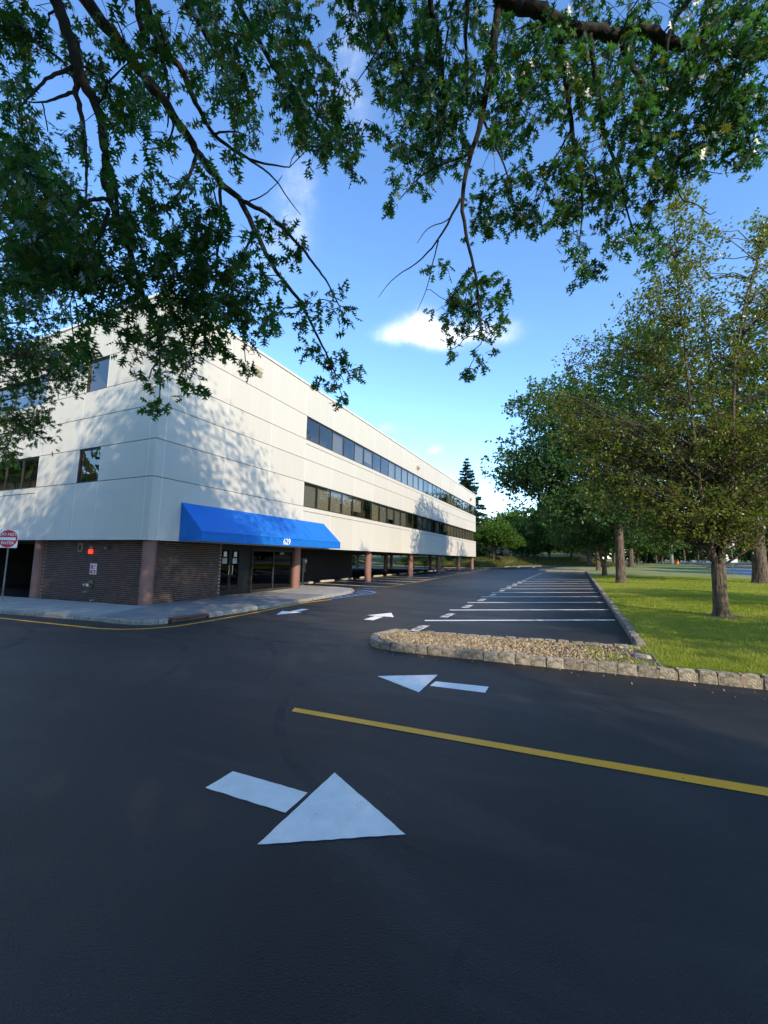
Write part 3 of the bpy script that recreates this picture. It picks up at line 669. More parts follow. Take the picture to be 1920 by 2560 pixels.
# columns
def column(x, y, r, m='column'):
    z0 = min(gz(x, y)-.1, 0)-.1
    b = MB(); b.tube([(x, y, z0), (x, y, gz(x, y)+.25), (x, y, ZSOF-.031)], [r, r, r], 28); b.build('column', M[m], bld, smooth=False)
    for p in bld.children[-1].data.polygons: p.use_smooth = len(p.vertices) == 4
for x, y in ((-13.95, 9.9), (-21.0, 9.9), (-28.2, 9.9), (-14.1, 18.74)): column(x, y, .23)
for y in (27.4, 36.07, 44.7, 53.4, 61.15): column(-14.08, y, .25)
for x in (-20.6, -27.2, -33.4):
    for y in (36.07, 44.7, 53.4, 61.15): column(x, y, .25)
column(-33.4, 27.4, .25); column(-33.4, 18.7, .25)
# brick lobby: each brick apart
BW, BH, BD = .203, .0635, .09; JT = .0105
XW, YW = -14.02, 9.93                                  # brick faces
brick_me = MB().box(-BW/2, BW/2, -.045, .045, -BH/2, BH/2).mesh('brick', M['brick'])
half_me = MB().box(-BW/4+.004, BW/4-.004, -.045, .045, -BH/2, BH/2).mesh('brick', M['brick'])
wr = MB().box(XW-.25, XW-.012, YW+.09, 13.32, -.35, ZSOF-.036).build('brick_wall', M['mortar'], bld)
wf = MB().box(-20.8, XW-.12, YW+.012, YW+.2, -.5, ZSOF-.036).build('brick_wall', M['mortar'], bld)
def courses(axis, u0, u1, parent):
    out = []
    L = u1-u0; n = int(L/(BW+JT))
    for c in range(42):
        z = ZSOF-.04-BH/2-.006-c*(BH+JT)
        if z < -.45: break
        off = 0 if c % 2 else (BW+JT)/2
        u = u0+off+BW/2
        while u+BW/2 < u1+.02:
            x, y = (XW-.045+rnd.uniform(-.002, .003), u) if axis == 'R' else (u, YW+.045-rnd.uniform(-.002, .003))
            g = walk_top(x, y)
            if z > g-.05: out.append((x, y, z, axis, parent))
            u += BW+JT
    return out
bl = courses('R', YW+.2, 13.32, wr) + courses('L', -20.78, XW-.2, wf)
def seen(b):                                            # nearest bricks show largest
    return Vector((b[0], b[1], b[2]-EYE)).length * (1.6 if b[3] == 'R' else 1.0)
bl.sort(key=seen)
rest = {}
for i, (x, y, z, ax, par) in enumerate(bl):
    if i < 300:
        o = bpy.data.objects.new('brick', brick_me); o.location = (x, y, z); o.rotation_euler = (0, 0, math.pi/2 if ax == 'R' else 0); link(o, par)
    else:
        b = rest.setdefault(par.name, (par, MB()))[1]
        if ax == 'R': b.box(x-.045, x+.045, y-BW/2, y+BW/2, z-BH/2, z+BH/2)
        else: b.box(x-BW/2, x+BW/2, y-.045, y+.045, z-BH/2, z+BH/2)
bm2 = mat('dark_brick_course', (.045, .028, .026), .85, .3, 30, .6, 120, col2=(.085, .05, .042))
nd, ln = bm2.node_tree.nodes, bm2.node_tree.links; g_ = N(nd, 'ShaderNodeNewGeometry'); h_ = N(nd, 'ShaderNodeHueSaturation'); mr_ = N(nd, 'ShaderNodeMapRange')
mr_.inputs['To Min'].default_value = .65; mr_.inputs['To Max'].default_value = 1.35; ln.new(g_.outputs['Random Per Island'], mr_.inputs['Value']); ln.new(mr_.outputs[0], h_.inputs['Value'])
pr_ = nd['Principled BSDF']; sck = pr_.inputs['Base Color'].links[0].from_socket; ln.new(sck, h_.inputs['Color']); ln.new(h_.outputs[0], pr_.inputs['Base Color'])
for par, b in rest.values(): tag(b.build('brick_courses', bm2, par), kind='stuff')
# lobby front: doors, dark passage, storefront glass
z0 = walk_top(-14, 14)-.02; ztop = ZSOF-.037
XD = -14.15
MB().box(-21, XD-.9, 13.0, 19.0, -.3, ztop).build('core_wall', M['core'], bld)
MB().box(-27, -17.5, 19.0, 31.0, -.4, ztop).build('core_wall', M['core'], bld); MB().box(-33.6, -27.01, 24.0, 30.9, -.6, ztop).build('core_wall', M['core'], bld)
MB().box(-33.9, -33.62, 9.9, 24.0, -.6, ztop).build('core_wall', M['core'], bld)  # far-left walls, here and just above, added to keep the undercroft opening dark
MB().box(XD-.9, XD+.06, 13.325, 18.5, ztop-.18, ztop).build('transom', M['black'], bld)
for ya, yb in ((13.36, 13.955), (13.965, 14.56)):
    fr = MB()
    fr.box(XD-.05, XD, ya, ya+.07, z0+.03, ztop-.181); fr.box(XD-.05, XD, yb-.07, yb, z0+.03, ztop-.181); fr.box(XD-.05, XD, ya+.07, yb-.07, z0+.03, z0+.25); fr.box(XD-.05, XD, ya+.07, yb-.07, ztop-.27, ztop-.181)
    d_ = fr.build('door', M['black'], bld)
    MB().box(XD-.03, XD-.022, ya+.07, yb-.07, z0+.25, ztop-.27).build('pane', M['glass_dark'], d_)
    hy = yb-.1 if ya < 13.5 else ya+.1
    hd = MB(); hd.tube([(XD+.05, hy, z0+.92), (XD+.05, hy, z0+1.34)], .014, 8); hd.box(XD, XD+.05, hy-.008, hy+.008, z0+.95, z0+.97); hd.box(XD, XD+.05, hy-.008, hy+.008, z0+1.29, z0+1.31); hd.build('handle', M['steel'], d_)
    px = (ya+yb)/2
    MB().box(XD-.021, XD-.018, px-.08, px+.1, z0+1.72, z0+1.95).build('notice', M['white'], d_); MB().box(XD-.021, XD-.018, px-.14, px+.12, z0+1.42, z0+1.66).build('notice', M['blind2'], d_)
MB().box(XD-.1, XD+.12, 13.34, 14.58, z0-.05, z0+.028).build('threshold', M['galv'], bld)
sf = MB()
for y in (15.3, 16.85, 18.4): sf.box(XD-.06, XD+.03, y, y+.07, z0, ztop-.181)
sf.box(XD-.06, XD+.028, 15.37, 18.4, z0, z0+.16); sf.box(XD-.06, XD+.028, 15.37, 18.4, ztop-.26, ztop-.181)
sw = sf.build('storefront_window', M['frame'], bld)
MB().box(XD-.02, XD-.012, 15.37, 16.85, z0+.16, ztop-.26).build('pane', M['glass_dark'], sw); MB().box(XD-.02, XD-.012, 16.92, 18.4, z0+.16, ztop-.26).build('pane', M['glass_dark'], sw)
MB().box(XD-.12, XD-.06, 14.6, 15.3, z0, ztop-.181).build('dark_passage', M['black'], bld)  # flat black sheet in place of the passage, its shade put into the colour

# awning
aw = empty('awning', (XF, 15.6, 2.4), 'bright blue canvas awning over the lobby entrance carrying the number 629', 'awning')
Y0, Y1, XO, ZT, ZV, ZB = 10.756, 20.5, -12.36, 3.815, 2.70, 2.35
c = MB(); nseg = 12
for i in range(nseg+1):
    y = Y0+(Y1-Y0)*i/nseg; s = .0 if i % 3 == 0 else .012
    c.v += [(XF+.012, y, ZT), ((XF+XO)/2-s*1.0, y, (ZT+ZV)/2-s), (XO, y, ZV), (XO+.004, y, ZB)]
for i in range(nseg):
    for k in range(3): a = 4*i+k; c.f.append((a, a+1, a+5, a+4))
b0 = len(c.v); c.v += [(XF+.012, Y0, ZB), (XF+.012, Y1, ZB)]
c.f += [(0, b0, 3, 2, 1), (4*nseg, 4*nseg+1, 4*nseg+2, 4*nseg+3, b0+1)]
cv = c.build('canopy', M['awning'], aw)
for i in (3, 6, 9):
    y = Y0+(Y1-Y0)*i/12; sm = MB(); sm.v = [(XF+.016, y-.02, ZT+.004), (XF+.016, y+.02, ZT+.004), (XO+.004, y-.02, ZV+.004), (XO+.004, y+.02, ZV+.004), (XO+.009, y-.02, ZB), (XO+.009, y+.02, ZB)]; sm.f = [(0, 2, 3, 1), (2, 4, 5, 3)]; sm.build('seam', M['awning'], aw)
hm = MB(); hm.box(XO+.005, XO+.010, Y0, Y1, ZB-.004, ZB+.03); hm.box(XO+.002, XO+.009, Y0, Y1, ZV-.012, ZV+.012); hm.build('hem', M['awning'], aw)
sol = cv.modifiers.new('cloth', 'SOLIDIFY'); sol.thickness = .006
fr = MB(); fr.tube([(XF+.02, Y0+.03, ZB+.03), (XO-.03, Y0+.03, ZB+.03), (XO-.03, Y1-.03, ZB+.03), (XF+.02, Y1-.03, ZB+.03)], .016, 6)
for i in range(0, 13, 3):
    y = Y0+.04+(Y1-Y0-.08)*i/12; fr.tube([(XF+.02, y, ZT-.05), (XO-.04, y, ZV-.03), (XO-.04, y, ZB+.03)], .012, 6)
fr.build('frame', M['galv'], aw)
mt = Matrix.Translation((XO+.012, 15.63, (ZV+ZB)/2)) @ Matrix(((0, 0, 1, 0), (1, 0, 0, 0), (0, 1, 0, 0), (0, 0, 0, 1)))
text_obj('number', '629', .40, M['lettering'], aw, mt, .002, .005, .9)
# wall lights
def wall_light(y, z, label):
    o = empty('wall_light', (XF, y, z), label, 'light', 'wall lights along the top of the facade')
    b = MB(); b.box(XF+.002, XF+.20, y-.26, y+.26, z-.02, z+.2); b.box(XF+.002, XF+.06, y-.26, y+.26, z-.2, z-.02); b.build('housing', M['fixture'], o, bevel=.012)
    l = MB(); b0 = len(l.v); l.v += [(XF+.061, y-.24, z-.19), (XF+.061, y+.24, z-.19), (XF+.19, y+.24, z-.021), (XF+.19, y-.24, z-.021), (XF+.23, y+.22, z+.16), (XF+.23, y-.22, z+.16), (XF+.201, y+.24, z-.02), (XF+.201, y-.24, z-.02)]
    l.f = [(0, 1, 2, 3), (7, 6, 4, 5)]; l.build('lens', M['lens'], o)
wall_light(14.3, 8.735+1.85, 'boxy beige wall light near the tree-shaded corner of the facade')
wall_light(36.3, 8.7+1.85, 'boxy beige wall light halfway along the white facade')
wall_light(58.0, 8.65+1.85, 'small beige wall light near the far end of the white facade')
# fittings on the brick end wall
YF = YW-.004
vt = empty('wall_vent', (-18.2, YF, 2.0), 'small square metal vent box high on the brick end wall', 'vent')
MB().box(-18.32, -18.0, YF-.05, YF, 1.86, 2.22).build('box', M['brass'], vt, bevel=.006); MB().box(-18.24, -18.08, YF-.056, YF-.051, 1.94, 2.14).build('grille', M['black'], vt)
al = empty('alarm_strobe', (-17.4, YF, 1.9), 'glowing red fire alarm strobe on the brick end wall', 'alarm light')
MB().box(-17.5, -17.3, YF-.06, YF, 1.98, 2.1).build('bracket', M['brass'], al); MB().box(-17.47, -17.33, YF-.12, YF-.001, 1.80, 1.975).build('lens', M['redbar'], al, bevel=.015, seg=2)
fl = empty('flood_light', (-16.4, YF, 2.1), 'tiny silver lamp head on the brick wall near the corner column', 'light')
b = MB(); b.tube([(-16.4, YF, 2.08), (-16.4, YF-.06, 2.08)], .05, 10); b.tube([(-16.4, YF-.06, 2.08), (-16.37, YF-.14, 2.03)], [.03, .05], 10); b.build('head', M['steel'], fl)
sg = empty('wall_notice', (-17.2, YF, 1.2), 'small square white and red notice on the brick end wall', 'sign')
MB().box(-17.42, -17.0, YF-.012, YF, 1.0, 1.42).build('plate', M['white'], sg); MB().box(-17.38, -17.04, YF-.016, YF-.0125, 1.03, 1.17).build('red_band', M['red'], sg)
mf = Matrix.Rotation(math.pi/2, 4, 'X')
for x0_, x1_, za, zb in ((-17.37, -17.31, 1.21, 1.38), (-17.29, -17.23, 1.21, 1.38), (-17.19, -17.16, 1.21, 1.38), (-17.15, -17.1, 1.21, 1.24), (-17.09, -17.05, 1.3, 1.38)): MB().box(x0_, x1_, YF-.016, YF-.0125, za, zb).build('mark', M['red'], sg)
MB().box(-17.24, -17.12, YF-.0195, YF-.0165, 1.07, 1.13).build('mark', M['white'], sg)
fd = empty('fire_hose_inlet', (-17.3, YF, .62), 'twin brass fire hose inlet low on the brick end wall', 'fire inlet')
b = MB(); b.tube([(-17.25, YF, .63), (-17.25, YF-.03, .63)], .16, 18); b.build('escutcheon', M['brass'], fd)
b = MB(); b.tube([(-17.25, YF-.03, .63), (-17.25, YF-.12, .63)], .08, 12); b.build('body', M['brass'], fd)
for s_ in (-1, 1):
    b = MB(); b.tube([(-17.25+.03*s_, YF-.09, .63), (-17.25+.11*s_, YF-.2, .60)], [.055, .06], 12); b.build('outlet', M['brass'], fd); b = MB(); b.tube([(-17.25+.112*s_, YF-.202, .6), (-17.25+.128*s_, YF-.225, .593)], .05, 12); b.build('cap', M['white'], fd)
for x, zz, lb in ((-17.45, .32, 'small pale tap on the brick wall just under the hose inlet'), (-16.95, .02, 'low verdigris drain spout on the brick wall right of the hose inlet')):
    b = MB(); b.tube([(x, YF, zz), (x, YF-.06, zz), (x-.06, YF-.13, zz-.03)], [.045, .04, .05], 10); o = b.build('wall_tap', M['galv']); tag(o, lb, 'tap')
# do not enter sign
DX, DY = -20.45, 8.52
dn = empty('do_not_enter_sign', (DX, DY, gz(DX, DY)), 'red and white DO NOT ENTER sign on a rusty post by the sidewalk', 'sign')
zg = walk_top(DX, DY)
MB().tube([(DX, DY, zg-.1), (DX, DY, 2.6)], .03, 8).build('post', M['galv'], dn)
sm_r = Matrix.Rotation(.55, 4, 'Z'); base_m = Matrix.Translation((DX, DY-.045, 2.33)) @ sm_r
def signpart(name, b, m, dy):
    me = b.mesh(name, m); me.transform(base_m @ Matrix.Translation((0, dy, 0))); return link(bpy.data.objects.new(name, me), dn)
def rrect(b, w, h, r, y0, y1):
    pts_ = []
    for cx, cz, a0 in ((w-r, h-r, 0), (-w+r, h-r, 90), (-w+r, -h+r, 180), (w-r, -h+r, 270)):
        for k in range(5): a = math.radians(a0+22.5*k); pts_.append((cx+r*math.cos(a), cz+r*math.sin(a)))
    n = len(pts_); b.v += [(x, y0, zz) for x, zz in pts_]+[(x, y1, zz) for x, zz in pts_]; b.f += [tuple(range(n)), tuple(2*n-1-i for i in range(n))]+[(i, (i+1) % n, n+(i+1) % n, n+i) for i in range(n)]
    return b
SS = .36
signpart('plate', rrect(MB(), SS, SS, .04, 0, .004), M['white'], 0)
d_ = MB(); d_.tube([(0, 0, 0), (0, .0015, 0)], SS*.965, 48); signpart('disc', d_, M['red'], -.003)
signpart('bar', MB().box(-SS*.78, SS*.78, -.002, 0, -.055, .055), M['white'], -.004)
for s_, zz in (('DO NOT', .17), ('ENTER', -.17)): text_obj('lettering', s_, .155, M['white'], dn, base_m @ Matrix.Translation((0, -.005, zz)) @ mf, .001, .0015)

# wheel stops and the meter post under the building
ORD = ['first', 'second', 'third', 'fourth', 'fifth', 'sixth', 'seventh', 'eighth', 'ninth', 'tenth', 'eleventh', 'twelfth', 'thirteenth']
ws = MB(); prof = [(-.09, 0), (-.075, .11), (-.05, .135), (.05, .135), (.075, .11), (.09, 0)]
for x in (-.9, -.86, .86, .9):
    k = .75 if abs(x) > .88 else 1
    ws.v += [(px*k, x, pz*k) for px, pz in prof]
for i in range(3):
    for k in range(6): a = i*6+k; b_ = i*6+(k+1) % 6; ws.f.append((a, b_, b_+6, a+6))
ws.f += [(5, 4, 3, 2, 1, 0), tuple(18+k for k in range(6))]
ws_me = ws.mesh('wheel_stop', M['stop'])
for k in range(13):
    y = 22.9+2.88*k+.25; x = -16.65+rnd.uniform(-.08, .08)
    o = bpy.data.objects.new('wheel_stop', ws_me); o.location = (x, y, gz(x, y)); o.rotation_euler = (0, 0, rnd.uniform(-.06, .06)-.02); link(o)
    tag(o, f'pale concrete wheel stop under the building, {ORD[k]} counting from the meter post', 'wheel stop', 'wheel stops under the building')
mp_ = empty('meter_post', (-16.0, 22.0, gz(-16, 22)), 'grey utility box on a short metal post beside the lobby column', 'utility box')
z0 = gz(-16, 22); MB().tube([(-16, 22, z0-.1), (-16, 22, z0+.95)], .05, 10).build('post', M['galv'], mp_); MB().box(-16.12, -15.9, 21.86, 22.14, z0+.85, z0+1.35).build('box', M['galv'], mp_, bevel=.01)
MB().box(-16.1, -15.86, 21.78, 22.2, z0+1.352, z0+1.75).build('meter_box', M['galv'], mp_, bevel=.01); b = MB(); b.tube([(-15.86, 22, z0+1.56), (-15.78, 22, z0+1.56)], .09, 14); b.build('dial', M['white'], mp_)

# right-hand street furniture
def pole(x, y, h, r, label):
    o = empty('utility_pole', (x, y, gz(x, y)), label, 'utility pole', 'utility poles along the road')
    z = gz(x, y); MB().tube([(x, y, z-.2), (x, y, z+h*.5), (x, y, z+h)], [r, r*.9, r*.75], 14).build('shaft', M['pole'], o, smooth=True)
    MB().box(x-1.2, x+1.2, y-.06, y+.06, z+h-.9, z+h-.76).build('crossarm', M['pole'], o)
pole(21.1, 121.5, 14, .42, 'thick pale utility pole behind the near lawn trees, beside the hydrant'); pole(27.5, 196, 12, .3, 'distant utility pole, right one of the thin far pair'); pole(24.2, 200, 12, .3, 'distant utility pole, left one of the thin far pair')
hx, hy = 22.2, 121; hz = gz(hx, hy)
hy_o = empty('fire_hydrant', (hx, hy, hz), 'red and yellow fire hydrant beside the thick utility pole', 'hydrant')
MB().tube([(hx, hy, hz-.05), (hx, hy, hz+.06), (hx, hy, hz+.07), (hx, hy, hz+.75)], [.28, .28, .2, .2], 14).build('barrel', M['p_yellow'], hy_o); MB().tube([(hx, hy, hz+.75), (hx, hy, hz+.95), (hx, hy, hz+1.1), (hx, hy, hz+1.2)], [.24, .24, .15, .06], 14).build('bonnet', M['red'], hy_o)
MB().tube([(hx-.38, hy, hz+.6), (hx+.38, hy, hz+.6)], .09, 10).build('nozzle', M['red'], hy_o)
sx, sy = 14.35, 53.0; sz = gz(sx, sy)
rs = empty('road_sign', (sx, sy, sz), 'white road sign with a smaller plate below, on a thin post at the road edge', 'sign')
MB().tube([(sx, sy, sz-.1), (sx, sy, sz+3.6)], .035, 8).build('post', M['galv'], rs); MB().box(sx-.38, sx+.25, sy-.06, sy-.04, sz+2.72, sz+3.75).build('plate', M['white'], rs, bevel=.02)
MB().box(sx-.2, sx+.1, sy-.068, sy-.061, sz+2.85, sz+3.5).build('panel', M['blind2'], rs)
MB().box(sx-.45, sx+.42, sy-.06, sy-.04, sz+1.28, sz+1.62).build('lower_plate', M['white'], rs, bevel=.02)

OAK_WEST_LIMBS=[[(-4.6,-3.3,8.6,.1),(-4.4,-1.2,8.0,.08),(-4.05,1.53,6.84,.055),(-4.05,1.55,6.73,.053),(-4.0,1.66,6.46,.049),(-3.96,1.75,6.17,.045),(-3.87,1.88,5.89,.04),(-3.84,1.96,5.58,.036),(-3.84,1.98,5.45,.034),(-3.87,1.98,5.29,.032),(-3.82,2.04,5.07,.029),(-3.73,2.15,4.75,.025),(-3.65,2.23,4.46,.021),(-3.56,2.31,4.13,.017),(-3.43,2.39,3.76,.012)],[(-4.5,-3.2,9.0,.11),(-3.9,-.8,8.2,.085),(-4.02,1.69,7.06,.06),(-4.0,1.75,6.98,.058),(-3.92,1.88,6.84,.055),(-3.81,2.03,6.69,.051),(-3.72,2.19,6.52,.047),(-3.61,2.35,6.36,.044),(-3.52,2.5,6.17,.04),(-3.46,2.61,6.02,.037),(-3.34,2.79,5.81,.034),(-3.15,2.97,5.65,.03),(-3.09,3.11,5.41,.027),(-2.98,3.3,5.04,.022),(-2.78,3.49,4.78,.018),(-2.67,3.62,4.51,.015),(-2.55,3.74,4.22,.011),(-2.44,3.83,3.93,.008)],[(-3.01,2.84,5.48,.022),(-2.84,2.94,5.4,.02),(-2.71,3.04,5.3,.018),(-2.52,3.2,5.07,.014),(-2.41,3.3,4.92,.012),(-2.31,3.38,4.76,.009),(-2.2,3.49,4.49,.006)],[(-4.4,-3.1,9.5,.1),(-3.2,-.4,8.6,.07),(-3.72,2.06,7.41,.045),(-3.7,2.14,7.19,.041),(-3.65,2.25,6.93,.035),(-3.48,2.39,6.77,.03),(-3.43,2.49,6.51,.026),(-3.3,2.66,6.2,.019),(-3.14,2.76,6.07,.016),(-3.01,2.84,5.98,.013),(-2.8,2.93,5.9,.01),(-2.56,3.0,5.83,.006)],[(-4.4,-3.1,9.7,.09),(-3.3,-.4,8.8,.06),(-3.86,2.09,7.55,.04),(-3.84,2.13,7.27,.031),(-3.8,2.19,6.96,.021),(-3.87,2.11,6.64,.013),(-3.89,2.09,6.48,.008)],[(-3.68,2.27,6.97,.028),(-3.65,2.34,6.73,.02),(-3.65,2.4,6.47,.013),(-3.68,2.42,6.21,.006)],[(-3.98,1.75,6.27,.02),(-4.04,1.65,6.12,.016),(-4.09,1.56,5.94,.012),(-4.14,1.5,5.75,.008),(-4.18,1.45,5.6,.005)],[(-3.97,1.74,6.14,.026),(-3.99,1.74,6.0,.024),(-3.94,1.81,5.75,.019),(-3.92,1.84,5.49,.015),(-3.91,1.87,5.19,.01),(-3.89,1.88,4.91,.006)],[(-4.04,1.77,6.06,.016),(-4.09,1.68,5.92,.012),(-4.12,1.59,5.77,.008),(-4.13,1.47,5.65,.004)],[(-3.69,1.9,5.31,.025),(-3.64,1.97,5.15,.02),(-3.65,1.99,4.92,.015),(-3.57,2.09,4.65,.008)],[(-3.64,1.93,4.86,.018),(-3.66,1.91,4.61,.014),(-3.69,1.84,4.37,.009),(-3.72,1.73,4.14,.005)],[(-3.66,1.96,4.98,.018),(-3.68,1.78,4.84,.014),(-3.7,1.71,4.63,.009),(-3.72,1.62,4.42,.005)],[(-3.34,2.52,5.87,.02),(-3.35,2.47,5.57,.015),(-3.38,2.39,5.3,.01),(-3.41,2.26,5.06,.005)],[(-3.18,2.69,5.59,.018),(-3.17,2.71,5.35,.015),(-3.15,2.73,5.2,.013),(-3.17,2.71,4.89,.01),(-3.15,2.7,4.46,.005)],[(-3.59,2.33,6.33,.014),(-3.54,2.42,6.12,.01),(-3.64,2.36,5.89,.007),(-3.72,2.19,5.73,.004)],[(-2.9,2.92,5.19,.014),(-2.98,2.86,4.89,.01),(-3.04,2.8,4.49,.004)],[(-2.88,2.72,5.81,.012),(-2.68,2.91,5.7,.008),(-2.61,3.04,5.55,.006),(-2.52,3.17,5.42,.003)],[(-3.0,2.86,5.47,.008),(-2.82,2.91,5.52,.006),(-2.65,2.91,5.58,.004),(-2.55,2.89,5.63,.003)],[(-3.26,2.63,6.15,.012),(-3.05,2.67,6.14,.008),(-2.87,2.75,6.07,.004)],[(-3.9,-2.8,10.2,.09),(-2.4,.4,9.2,.06),(-3.2,2.67,7.97,.035),(-3.1,2.87,7.66,.029),(-2.93,3.12,7.31,.022),(-2.7,3.3,7.11,.017),(-2.44,3.54,6.81,.011),(-2.31,3.71,6.53,.006)],[(-4.2,-2.9,10.0,.08),(-2.9,.1,9.0,.05),(-3.54,2.39,7.77,.03),(-3.49,2.46,7.5,.023),(-3.36,2.56,7.25,.015),(-3.22,2.68,6.95,.006)]]
OAK_EAST_LIMBS=[[(2.2,-3.2,6.6,.2),(1.2,-.6,7.2,.14),(.2,1.8,7.7,.1),(-.63,3.82,7.92,.078),(-.51,3.95,7.87,.076),(-.33,4.06,7.85,.074),(-.14,4.18,7.81,.072),(.04,4.34,7.73,.069),(.42,4.5,7.66,.065),(.58,4.59,7.61,.063),(.78,4.6,7.61,.06),(.94,4.66,7.57,.058),(1.02,4.76,7.5,.057),(1.42,4.87,7.39,.052),(1.98,5.06,7.16,.045)],[(-.58,3.93,7.86,.045),(-.67,4.05,7.5,.04),(-.83,4.23,6.93,.033),(-.98,4.31,6.59,.028),(-1.13,4.4,6.2,.024),(-1.1,4.54,5.74,.019),(-1.02,4.66,5.37,.016),(-.99,4.76,4.93,.011),(-.97,4.82,4.54,.008)],[(-1.1,4.29,6.04,.016),(-1.4,4.41,5.71,.011),(-1.65,4.43,5.52,.008),(-1.99,4.36,5.35,.005),(-2.19,4.37,5.15,.003)],[(-1.4,4.39,5.69,.009),(-1.5,4.46,5.46,.007),(-1.58,4.53,5.23,.005),(-1.73,4.57,4.97,.003)],[(-1.1,4.29,6.04,.009),(-1.25,4.36,5.87,.007),(-1.5,4.28,5.82,.005),(-1.65,4.32,5.68,.003)],[(-.01,4.3,7.75,.04),(.05,4.45,7.36,.033),(.09,4.65,6.77,.024),(.16,4.76,6.43,.019),(.19,4.89,5.91,.011),(.14,4.96,5.57,.006)],[(.31,4.45,7.63,.032),(.35,4.61,7.21,.026),(.4,4.77,6.75,.02),(.58,4.92,6.27,.015),(.65,5.04,5.8,.009),(.75,5.1,5.48,.006)],[(.59,4.6,7.62,.034),(.68,4.67,7.38,.03),(.8,4.72,7.14,.026),(.8,4.8,6.8,.02),(.92,4.88,6.39,.013),(.93,4.95,5.95,.006)],[(1.6,-2.8,8.6,.12),(.2,.2,8.6,.08),(-1.32,3.66,8.14,.035),(-1.24,3.88,7.72,.026),(-1.23,4.03,7.37,.019),(-1.27,4.2,6.93,.01),(-1.38,4.23,6.73,.006)],[(1.7,-2.8,8.8,.1),(.3,.4,8.7,.06),(-.91,3.83,8.11,.028),(-.98,4.06,7.51,.015),(-1.0,4.21,7.1,.006)],[(-1.04,3.83,8.21,.02),(-1.14,3.89,7.86,.013),(-1.22,3.96,7.49,.006)],[(1.27,4.62,7.75,.028),(1.05,4.62,7.51,.02),(1.02,4.71,7.14,.012),(1.05,4.79,6.85,.006)],[(.05,4.4,7.29,.015),(-.25,4.36,7.17,.011),(-.49,4.36,7.01,.007),(-.62,4.4,6.87,.004)],[(.09,4.67,6.79,.014),(-.09,4.73,6.54,.007),(-.21,4.73,6.45,.004)],[(.17,4.76,6.56,.012),(.3,4.78,6.32,.008),(.35,4.81,6.06,.004)],[(.92,4.86,6.07,.01),(1.1,4.93,5.9,.008),(1.15,5.0,5.76,.007),(1.27,5.0,5.7,.005),(1.39,5.05,5.54,.004),(1.44,5.02,5.55,.003)],[(1.14,4.91,5.96,.007),(1.25,4.84,5.95,.006),(1.35,4.83,5.87,.004),(1.46,4.82,5.79,.003)],[(1.42,4.86,7.38,.025),(1.58,4.94,7.01,.019),(1.71,5.02,6.58,.012),(1.79,5.08,6.16,.006)],[(-1.6,3.48,8.06,.012),(-1.69,3.58,7.9,.01),(-1.99,3.66,7.59,.007),(-2.28,3.67,7.36,.004)],[(-.84,4.25,6.96,.015),(-.74,4.35,6.7,.012),(-.61,4.46,6.4,.009),(-.54,4.58,5.99,.005)],[(-.98,4.32,6.6,.014),(-1.25,4.22,6.51,.011),(-1.52,4.13,6.4,.009),(-1.81,4.1,6.13,.005)],[(-1.8,3.54,7.85,.015),(-1.67,3.8,7.47,.01),(-1.61,4.0,7.1,.005)]]
